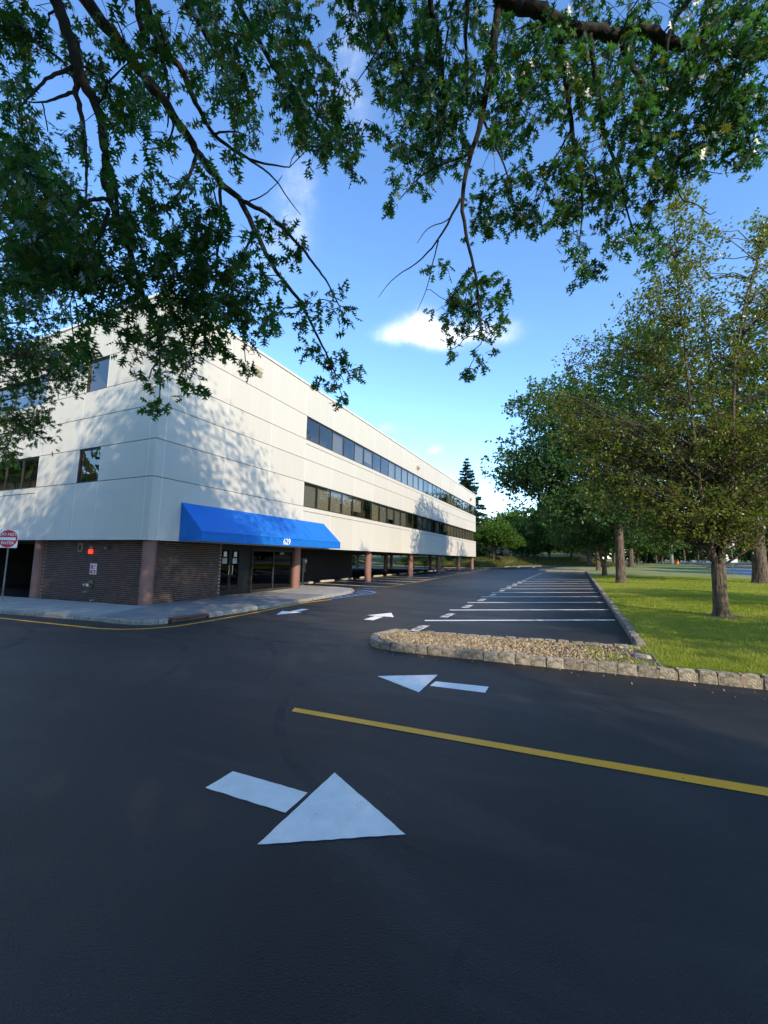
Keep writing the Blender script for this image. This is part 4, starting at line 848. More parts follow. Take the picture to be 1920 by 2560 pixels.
OAK_WEST_SPRAYS=[(-4.54,1.52,6.84,.51,.35,142),(-4.64,1.52,6.55,.34,.34,95),(-4.53,1.67,6.71,.35,.27,62),(-4.74,1.56,5.97,.18,.4,64),(-4.35,1.73,5.62,.47,.27,94),(-4.58,1.65,5.5,.34,.21,51),(-3.81,1.43,4.7,.42,.28,112),(-4.11,1.49,4.55,.29,.35,92),(-4.33,1.87,5.07,.35,.29,85),(-4.07,1.63,4.34,.46,.34,193),(-4.11,1.98,4.72,.4,.33,142),(-3.8,1.42,3.83,.25,.23,58),(-3.94,1.76,4.11,.38,.25,110),(-3.57,1.86,4.18,.37,.29,131),(-4.02,1.91,6.45,.32,.32,61),(-3.93,2.01,6.19,.31,.31,57),(-3.49,1.91,6.09,.33,.3,56),(-3.75,1.83,5.59,.19,.28,23),(-3.63,2.0,5.71,.29,.26,43),(-3.93,2.32,6.4,.29,.33,55),(-3.72,2.34,6.73,.3,.41,61),(-3.49,2.03,6.74,.39,.39,79),(-3.63,2.39,7.29,.35,.43,89),(-3.72,1.83,6.65,.32,.29,40),(-3.32,2.46,7.32,.43,.43,158),(-2.94,2.4,6.66,.41,.38,149),(-2.83,2.4,6.22,.29,.36,90),(-3.15,2.86,6.65,.29,.25,53),(-2.72,2.64,5.86,.22,.22,35),(-2.85,2.55,5.93,.19,.16,17),(-2.98,2.92,7.74,.53,.37,155),(-2.72,3.05,7.42,.43,.43,160),(-2.39,2.87,6.66,.34,.31,93),(-2.73,3.18,6.9,.41,.33,128),(-2.29,3.15,6.46,.44,.37,168),(-2.47,3.17,6.24,.37,.27,94),(-2.04,3.05,5.82,.34,.24,71),(-2.15,3.57,6.21,.2,.17,25),(-1.97,3.43,6.45,.24,.21,32),(-2.24,3.45,7.06,.3,.26,57),(-3.89,2.33,5.97,.31,.28,38),(-3.31,2.28,5.66,.25,.22,24),(-3.43,2.21,5.3,.33,.21,30),(-2.98,2.39,5.24,.23,.17,26),(-2.83,2.51,5.53,.18,.15,12),(-3.21,2.05,4.76,.38,.24,91),(-3.15,2.32,4.83,.39,.28,125),(-3.71,2.12,4.91,.36,.27,79),(-2.76,2.36,4.79,.29,.21,51),(-2.89,2.89,4.93,.32,.23,67),(-2.56,2.82,4.97,.17,.17,18),(-3.31,2.11,4.45,.4,.27,131),(-3.44,2.61,4.78,.44,.32,189),(-3.01,2.7,4.59,.39,.3,145),(-3.52,2.1,4.18,.4,.27,132),(-3.47,2.42,4.29,.41,.3,165),(-3.37,2.81,4.46,.4,.32,158),(-2.67,2.68,4.21,.3,.28,97),(-3.1,3.49,4.52,.24,.24,58),(-2.76,2.7,4.0,.27,.2,54),(-3.58,2.86,4.2,.35,.26,106),(-3.89,2.65,4.16,.41,.24,113),(-3.65,1.82,3.56,.2,.22,44),(-4.11,2.22,4.1,.32,.2,71),(-3.99,1.99,3.54,.16,.11,14),(-3.84,2.49,3.8,.34,.22,81),(-3.24,2.45,3.57,.27,.25,84),(-3.47,2.32,3.38,.15,.13,17),(-3.56,2.5,3.28,.16,.16,24),(-3.68,3.12,4.17,.27,.21,48),(-3.03,2.84,3.82,.18,.13,16),(-3.32,3.32,3.98,.15,.12,11),(-2.63,3.3,5.13,.18,.12,14),(-2.76,3.24,5.43,.13,.13,9),(-2.55,2.97,4.53,.16,.13,12),(-2.31,3.27,4.41,.19,.16,25),(-2.23,3.45,4.57,.17,.17,23),(-2.3,3.75,4.58,.15,.18,21),(-2.37,3.06,4.16,.15,.13,14),(-2.65,3.75,4.18,.23,.17,37),(-2.48,3.98,4.09,.26,.21,54),(-2.3,4.18,4.06,.15,.15,18),(-2.22,3.45,3.55,.2,.13,23),(-2.6,4.26,3.78,.12,.09,7)]
OAK_EAST_SPRAYS=[(-2.06,3.27,7.7,.51,.32,143),(-1.9,3.54,7.81,.47,.38,169),(-1.61,3.79,8.15,.55,.4,204),(-1.78,4.02,8.15,.56,.46,239),(-1.54,3.88,7.42,.46,.41,178),(-1.77,4.29,7.58,.44,.49,216),(-1.4,4.17,7.33,.51,.42,200),(-1.36,4.14,6.84,.52,.44,249),(-1.75,4.0,6.81,.3,.26,58),(-1.65,4.04,6.44,.33,.25,73),(-1.79,3.97,6.15,.2,.16,26),(-1.86,4.06,5.98,.14,.14,16),(-1.51,4.5,6.75,.45,.31,133),(-1.24,4.31,8.17,.51,.56,208),(-.92,3.84,7.68,.42,.37,101),(-.9,3.96,7.1,.39,.39,112),(-.57,4.57,8.04,.56,.51,185),(-.38,4.47,7.33,.51,.47,156),(-.62,4.4,7.02,.4,.45,145),(-.74,4.36,6.57,.3,.3,58),(-.4,4.64,6.99,.41,.37,120),(-.26,4.55,7.91,.45,.4,117),(.31,4.38,7.77,.63,.34,140),(-.03,4.43,7.37,.42,.42,115),(.18,4.31,6.85,.43,.39,111),(.49,4.88,7.61,.55,.5,198),(.4,4.41,6.56,.47,.47,175),(-.13,4.82,6.26,.52,.39,218),(-.45,4.99,6.61,.32,.27,63),(.14,4.65,5.79,.36,.28,103),(-.65,4.95,6.27,.4,.31,115),(-.97,5.06,6.34,.36,.27,85),(-.88,4.77,6.36,.26,.22,41),(-.4,5.09,6.12,.35,.22,67),(-.11,4.62,5.63,.24,.16,30),(.41,4.88,6.1,.43,.34,137),(.53,4.6,6.25,.46,.42,169),(.8,5.18,6.49,.46,.37,148),(.79,4.69,6.48,.39,.39,124),(.79,4.71,6.93,.41,.41,124),(1.02,5.01,7.59,.46,.46,135),(1.13,5.03,7.13,.39,.49,137),(1.17,5.23,6.8,.43,.43,163),(1.15,4.93,6.1,.26,.22,41),(.91,4.99,5.93,.3,.26,62),(.64,5.19,5.93,.31,.31,82),(.74,5.05,5.51,.33,.25,77),(.49,4.9,5.35,.2,.16,23),(.83,5.01,5.29,.2,.12,18),(.11,4.72,5.47,.2,.2,33),(.1,4.94,5.37,.2,.2,29),(.2,5.48,5.54,.26,.17,40),(.27,5.44,5.67,.13,.18,15),(.79,4.6,7.78,.5,.35,100),(1.36,4.66,7.43,.44,.39,148),(1.5,4.62,7.07,.52,.42,206),(1.3,4.5,6.69,.4,.35,113),(1.62,4.66,6.66,.45,.41,175),(1.53,5.06,6.79,.48,.38,158),(1.83,5.16,6.68,.43,.43,176),(1.35,4.83,6.17,.35,.31,93),(1.65,5.13,6.48,.37,.28,91),(1.36,5.16,6.33,.18,.14,17),(1.8,5.1,6.18,.27,.27,65),(1.75,5.11,6.02,.13,.13,14),(1.86,4.9,7.39,.4,.45,171),(-1.46,4.58,5.42,.16,.2,23),(-1.28,4.97,5.43,.29,.25,62),(-.94,4.7,5.2,.27,.19,45),(-.72,4.93,5.26,.16,.2,23),(-1.46,5.09,5.21,.33,.25,77),(-1.1,5.13,5.14,.37,.29,106),(-.72,4.91,4.85,.23,.23,46),(-1.4,5.41,5.06,.25,.21,47),(-.99,5.27,4.85,.24,.16,34),(-1.42,5.2,4.67,.1,.12,9),(-.98,4.82,4.33,.18,.15,19),(-1.26,5.33,4.41,.1,.08,5)]
MAPLE_SPRAYS=[(-8.37,3.37,5.12,.7,.43,513),(-8.78,3.99,5.4,.64,.41,402),(-8.45,4.12,5.08,.5,.28,183),(-9.33,3.67,5.0,.47,.41,305),(-8.98,3.38,5.41,.35,.46,248),(-8.95,3.86,5.69,.53,.3,203),(-8.81,3.53,4.1,.5,.39,321),(-9.17,3.93,4.13,.46,.29,189),(-9.49,3.75,3.76,.35,.41,186),(-9.33,4.12,4.44,.3,.24,73),(-8.55,3.76,4.69,.22,.17,23),(-9.68,3.86,3.45,.24,.24,58),(-8.13,2.92,7.98,.78,.6,481),(-7.75,3.15,7.86,.7,.52,378),(-8.5,3.19,7.63,.91,.67,709),(-8.24,3.58,7.72,.67,.54,376),(-8.11,3.22,6.79,.85,.62,615),(-8.44,3.13,6.32,.62,.51,370),(-7.62,3.32,6.38,.64,.48,319),(-8.94,3.48,6.21,.65,.42,282),(-8.2,3.87,7.53,.48,.48,181),(-8.34,3.62,5.92,.51,.28,110)]

# ------------------------------------------------------------------ trees
# pin oak leaf: midrib along +Y, three pointed lobes a side
LV = np.array([(-.03, .0, 0), (.03, .0, 0), (-.045, .27, .01), (.045, .27, .01), (-.05, .53, .015), (.05, .53, .015), (-.04, .76, .01), (.04, .76, .01),
               (-.27, .24, -.05), (.27, .24, -.05), (-.43, .52, -.08), (.43, .52, -.08), (-.31, .84, -.06), (.31, .84, -.06), (0, 1.0, -.05), (0, -.22, .0)])
LF = np.array([(0, 1, 3), (0, 3, 2), (2, 3, 5), (2, 5, 4), (4, 5, 7), (4, 7, 6), (6, 7, 14), (0, 2, 8), (3, 1, 9), (2, 4, 10), (5, 3, 11), (4, 6, 12), (7, 5, 13), (0, 15, 1)])
SV = np.array([(0, 0, 0), (-.30, .42, -.05), (0, .5, .03), (.30, .42, -.05), (0, 1, -.06)]); SF = np.array([(0, 2, 1), (0, 3, 2), (1, 2, 4), (2, 3, 4)])
QV = np.array([(0, 0, 0), (-.34, .45, -.08), (0, 1, 0), (.34, .45, -.08)]); QF = np.array([(0, 2, 1), (0, 3, 2)])   # the same folded leaf with fewer faces, for trees farther off
def leaves_at(P, D, size, V0, F0, upbias=1.0, spread=.8):
    """P: leaf roots (n,3); D: midrib directions (n,3)"""
    n = len(P); D = D/np.linalg.norm(D, axis=1, keepdims=True)
    U = nr.normal(size=(n, 3))*spread + np.array([0, 0, upbias]); X = np.cross(D, U); X /= np.linalg.norm(X, axis=1, keepdims=True)+1e-9
    Zv = np.cross(X, D); s = size*nr.uniform(.7, 1.2, (n, 1, 1))
    W = V0[None]*s
    V = P[:, None, :] + W[:, :, 0:1]*X[:, None, :] + W[:, :, 1:2]*D[:, None, :] + W[:, :, 2:3]*Zv[:, None, :]
    return V.reshape(-1, 3), (F0[None] + len(V0)*np.arange(n)[:, None, None]).reshape(-1, 3)
def bend(a, b, n, sag, wob):
    a, b = np.array(a, float), np.array(b, float); L = np.linalg.norm(b-a); out = []
    w = nr.normal(size=(n+1, 3))*wob*L
    for i in range(n+1):
        t = i/n; p = a+(b-a)*t + np.array([0, 0, sag*L*4*t*(1-t)]) + w[i]*math.sin(math.pi*t); out.append(tuple(p))
    return out
def smooth_line(pts, k=2):
    P = np.array(pts, float)
    for _ in range(k):
        Q = [P[0]]
        for a, b in zip(P[:-1], P[1:]): Q += [a*.75+b*.25, a*.25+b*.75]
        Q.append(P[-1]); P = np.array(Q)
    return P
def hanging_oak(name, base, limbs, sprays, label, extra, trunk_r=.33, h=15, leafm='oak', nleafobj=130, trunk_top=None):
    """an oak whose low limbs hang over the lot: measured limbs with sprays of leaves, plus the upper crown"""
    x, y = base; z = gz(x, y)
    root = empty(name, (x, y, z), label, 'tree')
    tr = MB(); tr.tube([(x, y, z-.2), (x, y, z+.3), (x, y, z+2), (x+.1, y, z+6), (x+.15, y+.1, z+10), (x+.1, y, z+h)], [trunk_r*1.5, trunk_r*1.15, trunk_r, trunk_r*.8, trunk_r*.5, .04], 16)
    tr.build('trunk', M['bark_dark'], root, smooth=True)
    nodes = []
    for L in limbs:
        P = smooth_line([q[:3] for q in L]); r = smooth_line([(q[3], 0, 0) for q in L])[:, 0]
        kn = nr.normal(size=P.shape)*np.minimum(r, .03)[:, None]*.25
        b = MB(); b.tube([tuple(p) for p in P+kn], list(r), 8); b.build('limb', M['bark_dark'], root, smooth=True)
        nodes += [(p, q) for p, q in zip(P, r)]
    NP = np.array([n_[0] for n_ in nodes]); NRd = np.array([n_[1] for n_ in nodes])
    tw = MB(); Ps, Ds = [], []
    for cx, cy, cz, r1, r2, nl in sprays:
        c = np.array([cx, cy, cz]); side = np.array([-cy, cx, 0]); side = side/np.linalg.norm(side); dep = c-np.array([0, 0, EYE]); dep /= np.linalg.norm(dep); up_ = np.cross(side, dep); up_ *= np.sign(up_[2])
        d2 = np.linalg.norm(NP-c, axis=1) + np.maximum(0, NRd-.035)*8; j = int(d2.argmin()); a = NP[j]
        hub = c + up_*r2*.35
        if d2[j] > .25:
            tw.tube(bend(a, hub, 5, .06, .035), list(np.linspace(min(.012, NRd[j]*.8), .005, 6)), 5, cap=False)
        nt = max(3, int(nl/6.2))
        for k in range(nt):
            u = nr.normal(size=3); u /= np.linalg.norm(u); rr = nr.random()**.45
            tip = c + (side*u[0]*r1 + up_*u[1]*r2)*rr*1.12 + dep*u[2]*max(r1, r2)*rr*1.1
            start = hub + (tip-hub)*nr.uniform(0, .45) + nr.normal(size=3)*.03
            if np.linalg.norm(tip-start) > .05: tw.tube(bend(start, tip, 2, .05, .06), [.0035, .0028, .0018], 3, cap=False)
            m = int(nr.poisson(6.2)) + 1; out = tip-hub; out = out/(np.linalg.norm(out)+1e-6)
            dd = nr.normal(size=(m, 3))*.75 + out*.55 + np.array([0, 0, -.35])
            pp = tip + nr.normal(size=(m, 3))*.035 - np.outer(nr.random(m)*.12, out)
            Ps.append(pp); Ds.append(dd)
    P = np.concatenate(Ps); D = np.concatenate(Ds)
    tag(tw.build('twigs', M['bark_dark'], root), kind='stuff')
    # the nearest leaves are pieces of their own
    order = np.argsort(np.linalg.norm(P-np.array([0, 0, EYE]), axis=1)); near, far = order[:nleafobj], order[nleafobj:]
    lm = np_mesh('leaf', LV*.112, LF, M[leafm])
    for i in near:
        o = bpy.data.objects.new('leaf', lm); d = Vector(D[i]).normalized(); q = d.to_track_quat('Y', 'Z'); o.location = P[i]; o.rotation_mode = 'QUATERNION'
        o.rotation_quaternion = q; s = rnd.uniform(.75, 1.2); o.scale = (s, s, s); link(o, root)
    V, F = leaves_at(P[far], D[far], .112, LV, LF)
    o = np_obj('crown', V, F, M[leafm], root); o['kind'] = 'stuff'
    # sprays along the stretches of limb nearer the trunk
    Pu, Du = [], []; tu = MB()
    for L in limbs:
        Q = smooth_line([q[:3] for q in L], 3)
        for q in Q[clear_of_view(Q-np.array([0, 0, .3]))][::2]:
            for _ in range(2):
                e = q+nr.normal(size=3)*np.array([.5, .5, .35]); m = 34; pp = e+nr.normal(size=(m, 3))*.3; ok = clear_of_view(pp)
                if ok.sum() < 8: continue
                tu.tube(bend(q, e, 2, .03, .05), [.006, .004, .002], 3, cap=False); Pu.append(pp[ok]); Du.append(nr.normal(size=(int(ok.sum()), 3))*.8+np.array([0, 0, -.35]))
    if Pu:
        V, F = leaves_at(np.concatenate(Pu), np.concatenate(Du), .112, LV, LF); o = np_obj('inner_crown', V, F, M[leafm], root); o['kind'] = 'stuff'; tag(tu.build('inner_twigs', M['bark_dark'], root), kind='stuff')
    # upper crown, over and behind the place where the photograph was taken
    V, F, B = crown_mass(extra, M, leafm, trunk=(x, y, z+4, z+h*.9))
    o = np_obj('upper_crown', V, F, M[leafm], root); o['kind'] = 'stuff'
    B.build('upper_limbs', M['bark_dark'], root, smooth=True)
    return root
def clear_of_view(P):     # the upper crown's underside climbs away over the lot
    u = P[:, 0]*fwd.x + P[:, 1]*fwd.y
    return (P[:, 2]-EYE) > np.maximum(1.68*u+.3, -100)
def crown_mass(ells, M, leafm, trunk, per=900, size=.19):
    Ps, Ds = [], []; B = MB()
    for cx, cy, cz, rx, ry, rz, dens in ells:
        n = int(rx*ry*rz*.55*dens)+4
        for k in range(n):
            u = nr.normal(size=3); u /= np.linalg.norm(u); rr = nr.random()**.4
            c = np.array([cx, cy, cz]) + u*np.array([rx, ry, rz])*rr
            m = 230; p = c + nr.normal(size=(m, 3))*.62; d = nr.normal(size=(m, 3))*.9 + u*.4 + np.array([0, 0, -.3])
            ok = clear_of_view(p); p, d = p[ok], d[ok]
            if len(p): Ps.append(p); Ds.append(d)
            if k % 3 == 0 and clear_of_view(c[None])[0]:
                zt = min(trunk[3], max(trunk[2], c[2]-.45*np.hypot(c[0]-trunk[0], c[1]-trunk[1]))); s = (trunk[0], trunk[1], zt)
                pts_ = bend(s, c, 5, .03, .03)
                if clear_of_view(np.array(pts_)).all(): B.tube(pts_, list(np.linspace(.07, .012, 6)), 5, cap=False)
    P = np.concatenate(Ps); D = np.concatenate(Ds); V, F = leaves_at(P, D, size, SV*np.array([1.25, 1, 1]), SF); return V, F, B

def make_tree(name, x, y, h, ells, label, leafm, n_leaf, size, bark='bark', r=.2, stems=1, fork=.25, group=None, leafV=None, leafF=None, clump=.5, per=40, seed=0, spread_stem=.12, flare=1.35, sag=.05, outer=.42, limb_every=5, limb_r=.05):
    """tapered trunk, limbs to every clump, leaves in clumps; ells: crown lobes (dx, dy, z, rx, ry, rz, weight)"""
    z = gz(x, y); root = empty(name, (x, y, z), label, 'tree', group)
    T = MB(); zf = z+h*fork; stem_pts = []
    if 0 < y < 60:                                       # furrowed bark and spreading root flare
        nr_, ns = 22, 36; ph_ = nr.uniform(0, 6.28, 4)
        for i in range(nr_+1):
            t = i/nr_; hz_ = -.12+(zf+.12-z)*t**1.25; base = r*(.92+.10*(1-t)) + r*(flare-1)*.9*math.exp(-max(0, hz_)/(.55*r+.08))
            for k in range(ns):
                a = 2*math.pi*k/ns; lob = 1+.42*math.exp(-max(0, hz_)/.22)*max(0, math.sin(2.5*a+ph_[0]))*math.sin(3.5*a+ph_[1])**2
                fur = 1+.035*math.sin(13*a+ph_[2]+2.2*math.sin(hz_*3+k*.1))+.02*math.sin(29*a+hz_*5)+nr.normal()*.012+.05*math.sin(2*a+hz_*1.3+ph_[3])
                T.v.append((x+math.cos(a)*base*lob*fur, y+math.sin(a)*base*lob*fur, z+hz_))
        for i in range(nr_):
            for k in range(ns): T.f.append((i*ns+k, i*ns+(k+1) % ns, (i+1)*ns+(k+1) % ns, (i+1)*ns+k))
    else: T.tube([(x, y, z-.15), (x, y, z+.08), (x+.01, y, z+.35), (x, y, z+h*fork*.5), (x+.02, y, zf+.1)], [r*flare*1.25, r*flare, r*1.05, r*.95, r*.9], 16)
    for k in range(stems):
        hs = (.86, .76, .72, 1.04, .90, 1.0)[k % 6] if stems == 6 else 1.0
        a = 2*math.pi*(k+.2)/stems + seed; l = spread_stem*h*(1 if stems > 1 else .15)
        s = [(x, y, zf-.15), (x+math.cos(a)*l*.38, y+math.sin(a)*l*.38, zf+(h-h*fork)*.14), (x+math.cos(a)*l*.75, y+math.sin(a)*l*.75, zf+(h*.97-h*fork)*.62), (x+math.cos(a)*l, y+math.sin(a)*l, z+h*.93*hs)]
        s = [s[0]]+[tuple(np.array(q)+nr.normal(size=3)*np.array([.014, .014, 0])*h) for q in s[1:]]; P = smooth_line(s); P[2:] += np.cumsum(nr.normal(size=(len(P)-2, 3)), 0)*np.array([.01, .01, 0])*h*.1; rr = r*(.85 if stems == 1 else .6 if stems < 5 else .5)*(1-np.linspace(0, 1, len(P)))**(1.25 if stems < 5 else 1.7)+.012; T.tube([tuple(p) for p in P], list(rr), 10); stem_pts += [(p, q) for p, q in zip(P, rr)]
    T.build('trunk', M[bark], root, smooth=True)
    SP = np.array([p for p, _ in stem_pts]); SR = np.array([q for _, q in stem_pts])
    B = MB(); Ps, Ds = [], []; tot = sum(e[6] for e in ells)
    for dx, dy, cz, rx, ry, rz, w in ells:
        nc = max(2, int(n_leaf*w/tot/per)); ctr = np.array([x+dx, y+dy, z+cz])
        for k in range(nc):
            u = nr.normal(size=3); u /= np.linalg.norm(u); c = ctr + u*np.array([rx, ry, rz])*nr.random()**outer
            if c[2] < z+1.2: continue
            m = int(per*nr.uniform(.6, 1.4)); cl = clump*nr.uniform(.6, 1.3)
            k_ = max(2, m//7); tips = c+nr.normal(size=(k_, 3)).clip(-1.7, 1.7)*cl*np.array([1, 1, .55]); w_ = nr.integers(0, k_, m)
            Ps.append(tips[w_]+nr.normal(size=(m, 3))*size*.55); Ds.append(nr.normal(size=(m, 3))*.8+(tips[w_]-c)/cl*.5+np.array([0, 0, -.25]))
            if k % limb_every == 0:
                hd = np.hypot(SP[:, 0]-c[0], SP[:, 1]-c[1]); want = c[2]-.55*hd; j = int(np.abs(SP[:, 2]-want).argmin()+0)
                j = int((np.abs(SP[:, 2]-want)+.25*hd).argmin())
                B.tube(bend(SP[j], c, 5, sag, .035), list(np.linspace(min(limb_r, max(.015, SR[j]*.45)), .006, 6)), 4, cap=False)
                for _ in range(2): B.tube(bend(c, c+nr.normal(size=3)*cl*1.1, 2, 0, .08), [.008, .006, .003], 3, cap=False)
    if stems == 6:                                       # shoots all the way up the leaders
        ns_ = len(stem_pts)//stems
        for k in range(stems):
            sp_ = SP[k*ns_:(k+1)*ns_]; zt = sp_[-1][2]
            for i in range(30):
                f = nr.uniform(.38, 1.0)*(ns_-1); j = min(ns_-2, int(f)); p = sp_[j]+(sp_[j+1]-sp_[j])*(f-j)
                a_ = nr.uniform(0, 6.28); l_ = nr.uniform(.3, 1.0)*(.28+.20*(zt-p[2])**.8); e = p+np.array([math.cos(a_)*.7, math.sin(a_)*.7, nr.uniform(.3, .8)])*l_
                B.tube(bend(p, e, 2, .05, .05), [.010, .007, .003], 3, cap=False)
                m_ = 20; f_ = nr.uniform(.3, 1.05, (m_, 1)); Ps.append(p+(e-p)*f_+nr.normal(size=(m_, 3))*.085); Ds.append(nr.normal(size=(m_, 3))*.8+np.array([0, 0, .1]))
    B.build('limbs', M[bark], root, smooth=True)
    P = np.concatenate(Ps); D = np.concatenate(Ds); V, F = leaves_at(P, D, size, *((SV, SF) if y < 20 and y > 0 else (QV, QF)))
    o = np_obj('crown', V, F, M[leafm], root); o['kind'] = 'stuff'
    return root
def spruce(name, x, y, h, rad, label, leafm, seed, n_w=26, z0=.06, group=None):
    z = gz(x, y) + (1.4 if y > 88 else 0); root = empty(name, (x, y, z), label, 'tree', group)
    MB().tube([(x, y, z-.3), (x, y, z+h*.5), (x, y, z+h)], [h*.014+.03, h*.008+.02, .01], 10).build('trunk', M['bark'], root, smooth=True)
    r = random.Random(seed); B = MB(); Ps, Ds = [], []
    for w in range(n_w):
        t = w/(n_w-1); zz = z+h*(z0+(1-z0)*t); L = rad*(1-t)**.85+.12; nb = 7 if t < .8 else 5
        for k in range(nb):
            a = 2*math.pi*k/nb+r.random()*1.2+w; l = L*r.uniform(.6, 1.15); dz = -.22*l*(1-t)+.12*l*t
            e = np.array([x+math.cos(a)*l, y+math.sin(a)*l, zz+dz]); s = np.array([x, y, zz])
            B.tube([tuple(s), tuple(s+(e-s)*.6+np.array([0, 0, -.06*l])), tuple(e)], [.014+.006*l, .012, .005], 4, cap=False)
            m = int(48*l)+10; tt = nr.random(m)**.7; q = s+(e-s)*tt[:, None]; sp = .16*l*(1.05-tt*.75)+.05
            q = q+np.stack([nr.normal(size=m)*sp*abs(math.sin(a))+0, nr.normal(size=m)*sp*abs(math.cos(a)), -nr.random(m)*.16*l**.5-.02], -1)
            Ps.append(q); Ds.append(np.tile((e-s)/l*.6, (m, 1))+nr.normal(size=(m, 3))*.35+np.array([0, 0, -.45]))
    B.build('branches', M['bark'], root)
    P = np.concatenate(Ps); D = np.concatenate(Ds); V, F = leaves_at(P, D, .05*h**.55+.14, QV*np.array([.8, 1, 1]), QF)
    o = np_obj('needles', V, F, M[leafm], root); o['kind'] = 'stuff'; return root

UP_W = [(-4.6, -4.6, 9.5, 5.0, 4.0, 3.2, .5), (-4.6, -4.2, 13.0, 4.2, 4.0, 3.0, .6), (-5.2, -2.5, 10.5, 4.0, 2.6, 2.4, .4)]
UP_E = [(2.3, -4.6, 9.5, 5.2, 4.0, 3.2, .7), (2.2, -3.4, 13.5, 4.8, 4.6, 3.6, 1.3), (2.2, .8, 13.8, 4.2, 3.6, 3.0, 1.1), (1.5, -2.0, 16.5, 4.2, 4.0, 2.6, 1.0)]
hanging_oak('pin_oak', (-4.6, -3.4), OAK_WEST_LIMBS, OAK_WEST_SPRAYS, 'dark overhanging oak whose thin limbs droop across the building corner', UP_W)
hanging_oak('pin_oak', (2.3, -3.2), OAK_EAST_LIMBS, OAK_EAST_SPRAYS, 'dark overhanging oak with a thick crooked limb crossing the top of the sky', UP_E)
# the tree off the building's corner
def side_maple():
    x, y = -13.2, 2.2; z = gz(x, y); root = empty('shade_tree', (x, y, z), 'sunlit small-leaved tree reaching across the end wall windows', 'tree')
    MB().tube([(x, y, z-.2), (x, y, z+.3), (x+.1, y, z+3), (x+.4, y+.2, z+8)], [.3, .22, .18, .05], 12).build('trunk', M['bark'], root, smooth=True)
    B = MB(); Ps, Ds = [], []
    for cx, cy, cz, r1, r2, nl in MAPLE_SPRAYS:
        c = np.array([cx, cy, cz]); B.tube(bend((x+.2, y+.1, z+min(7.2, max(2.2, cz-1.2))), c, 6, .04, .03), list(np.linspace(.05, .008, 7)), 5, cap=False)
        for k in range(max(3, nl//8)):
            u = nr.normal(size=3); u /= np.linalg.norm(u); tip = c+u*np.array([max(r1, .3), max(r1, .3), r2])*nr.random()**.5
            B.tube(bend(c, tip, 2, .03, .06), [.006, .004, .002], 3, cap=False)
            Ps.append(tip+nr.normal(size=(8, 3))*.07); Ds.append(nr.normal(size=(8, 3))*.8+u*.5+np.array([0, 0, -.3]))
    for k in range(60):           # the rest of its crown, out of the picture
        u = nr.normal(size=3); u /= np.linalg.norm(u); c = np.array([-13.4, 1.2, 6.2])+u*np.array([3.0, 2.6, 2.8])*nr.random()**.4
        Ps.append(c+nr.normal(size=(60, 3))*.35); Ds.append(nr.normal(size=(60, 3))+u*.3)
    P = np.concatenate(Ps); D = np.concatenate(Ds); V, F = leaves_at(P, D, .11, LV, LF)
    B.build('limbs', M['bark'], root, smooth=True); o = np_obj('crown', V, F, M['oak2'], root); o['kind'] = 'stuff'
side_maple()

# lawn trees
PEAR = [(-.5, 0, 5.6, 2.3, 2.2, 1.5, 1.5), (-2.5, .3, 5.2, 1.5, 1.5, 1.0, .9), (-4.0, .2, 7.0, 1.0, 1.1, .8, .38), (-3.2, .1, 6.0, 1.2, 1.2, .6, .45), (-2.3, 0, 3.9, 1.6, 1.4, .7, .6), (1.0, 0, 4.8, 2.0, 2.0, 1.3, 1.1), (2.6, 0, 6.0, 1.3, 1.6, 1.5, .7), (-1.0, 0, 7.5, 1.4, 1.4, .9, .55), (1.2, 0, 7.4, 1.2, 1.4, 1.0, .45),
        (-.9, -1.0, 9.0, 1.7, 1.4, 1.3, .85), (-.75, -1.4, 10.8, 1.05, .9, 1.1, .42), (-.65, -1.45, 12.4, .42, .4, .7, .12), (1.8, 0, 9.4, .95, 1.0, 1.9, .6), (1.8, 0, 11.7, .42, .4, .9, .13), (-2.9, 0, 8.6, 1.0, 1.0, .8, .3), (.6, 1.0, 8.4, 1.2, 1.2, 1.2, .4),
        (0, -.2, 3.0, 1.7, 1.4, .85, 1.2), (-1.2, 0, 2.9, 1.2, 1.2, .5, .35), (3.6, .4, 4.6, 1.4, 1.6, 1.2, .6)]
make_tree('pear_tree', 3.77, 15.2, 12.6, PEAR, 'nearest lawn tree with forked trunk and sparse olive and bronze leaves', 'pear', 52000, .105, r=.185, stems=6, fork=.13, clump=.24, per=34, limb_r=.024, limb_every=2, seed=.9, spread_stem=.13, flare=1.5, outer=.45)
make_tree('lawn_oak', 2.6, 31.2, 16, [(-2.5, 0, 9.2, 5.0, 4.5, 4.2, 1.6), (-5.5, .5, 8.0, 3.0, 3.0, 1.9, .7), (-3.5, 0, 12.3, 3.2, 3.4, 2.6, .8), (1.5, 0, 12.5, 4.0, 4, 3.4, 1.0), (2, 0, 7.5, 4, 4, 3, .8), (-2.5, 0, 5.2, 4.4, 4, 1.5, .7), (2.4, 0, 16.2, 2.0, 2, 2.0, .4)],
          'green lawn oak just beyond the near forked tree, straight bare trunk', 'oak2', 46000, .26, r=.27, stems=2, fork=.25, clump=.55, per=40, seed=2, group='trees along the lawn')
make_tree('lawn_oak', 11.0, 35.4, 18, [(-1, 0, 8.5, 4.5, 4.5, 3.5, 1.2), (1.5, 0, 11, 6, 5, 4.5, 1.6), (0, -1, 5.6, 4.5, 4, 1.5, .7), (2, 0, 15.5, 3.5, 3.5, 3.5, .8)],
          'big dark thick-trunked lawn tree beside the road at the picture edge', 'oak2', 30000, .28, r=.40, stems=2, fork=.22, clump=.6, per=40, seed=3, group='trees along the lawn')
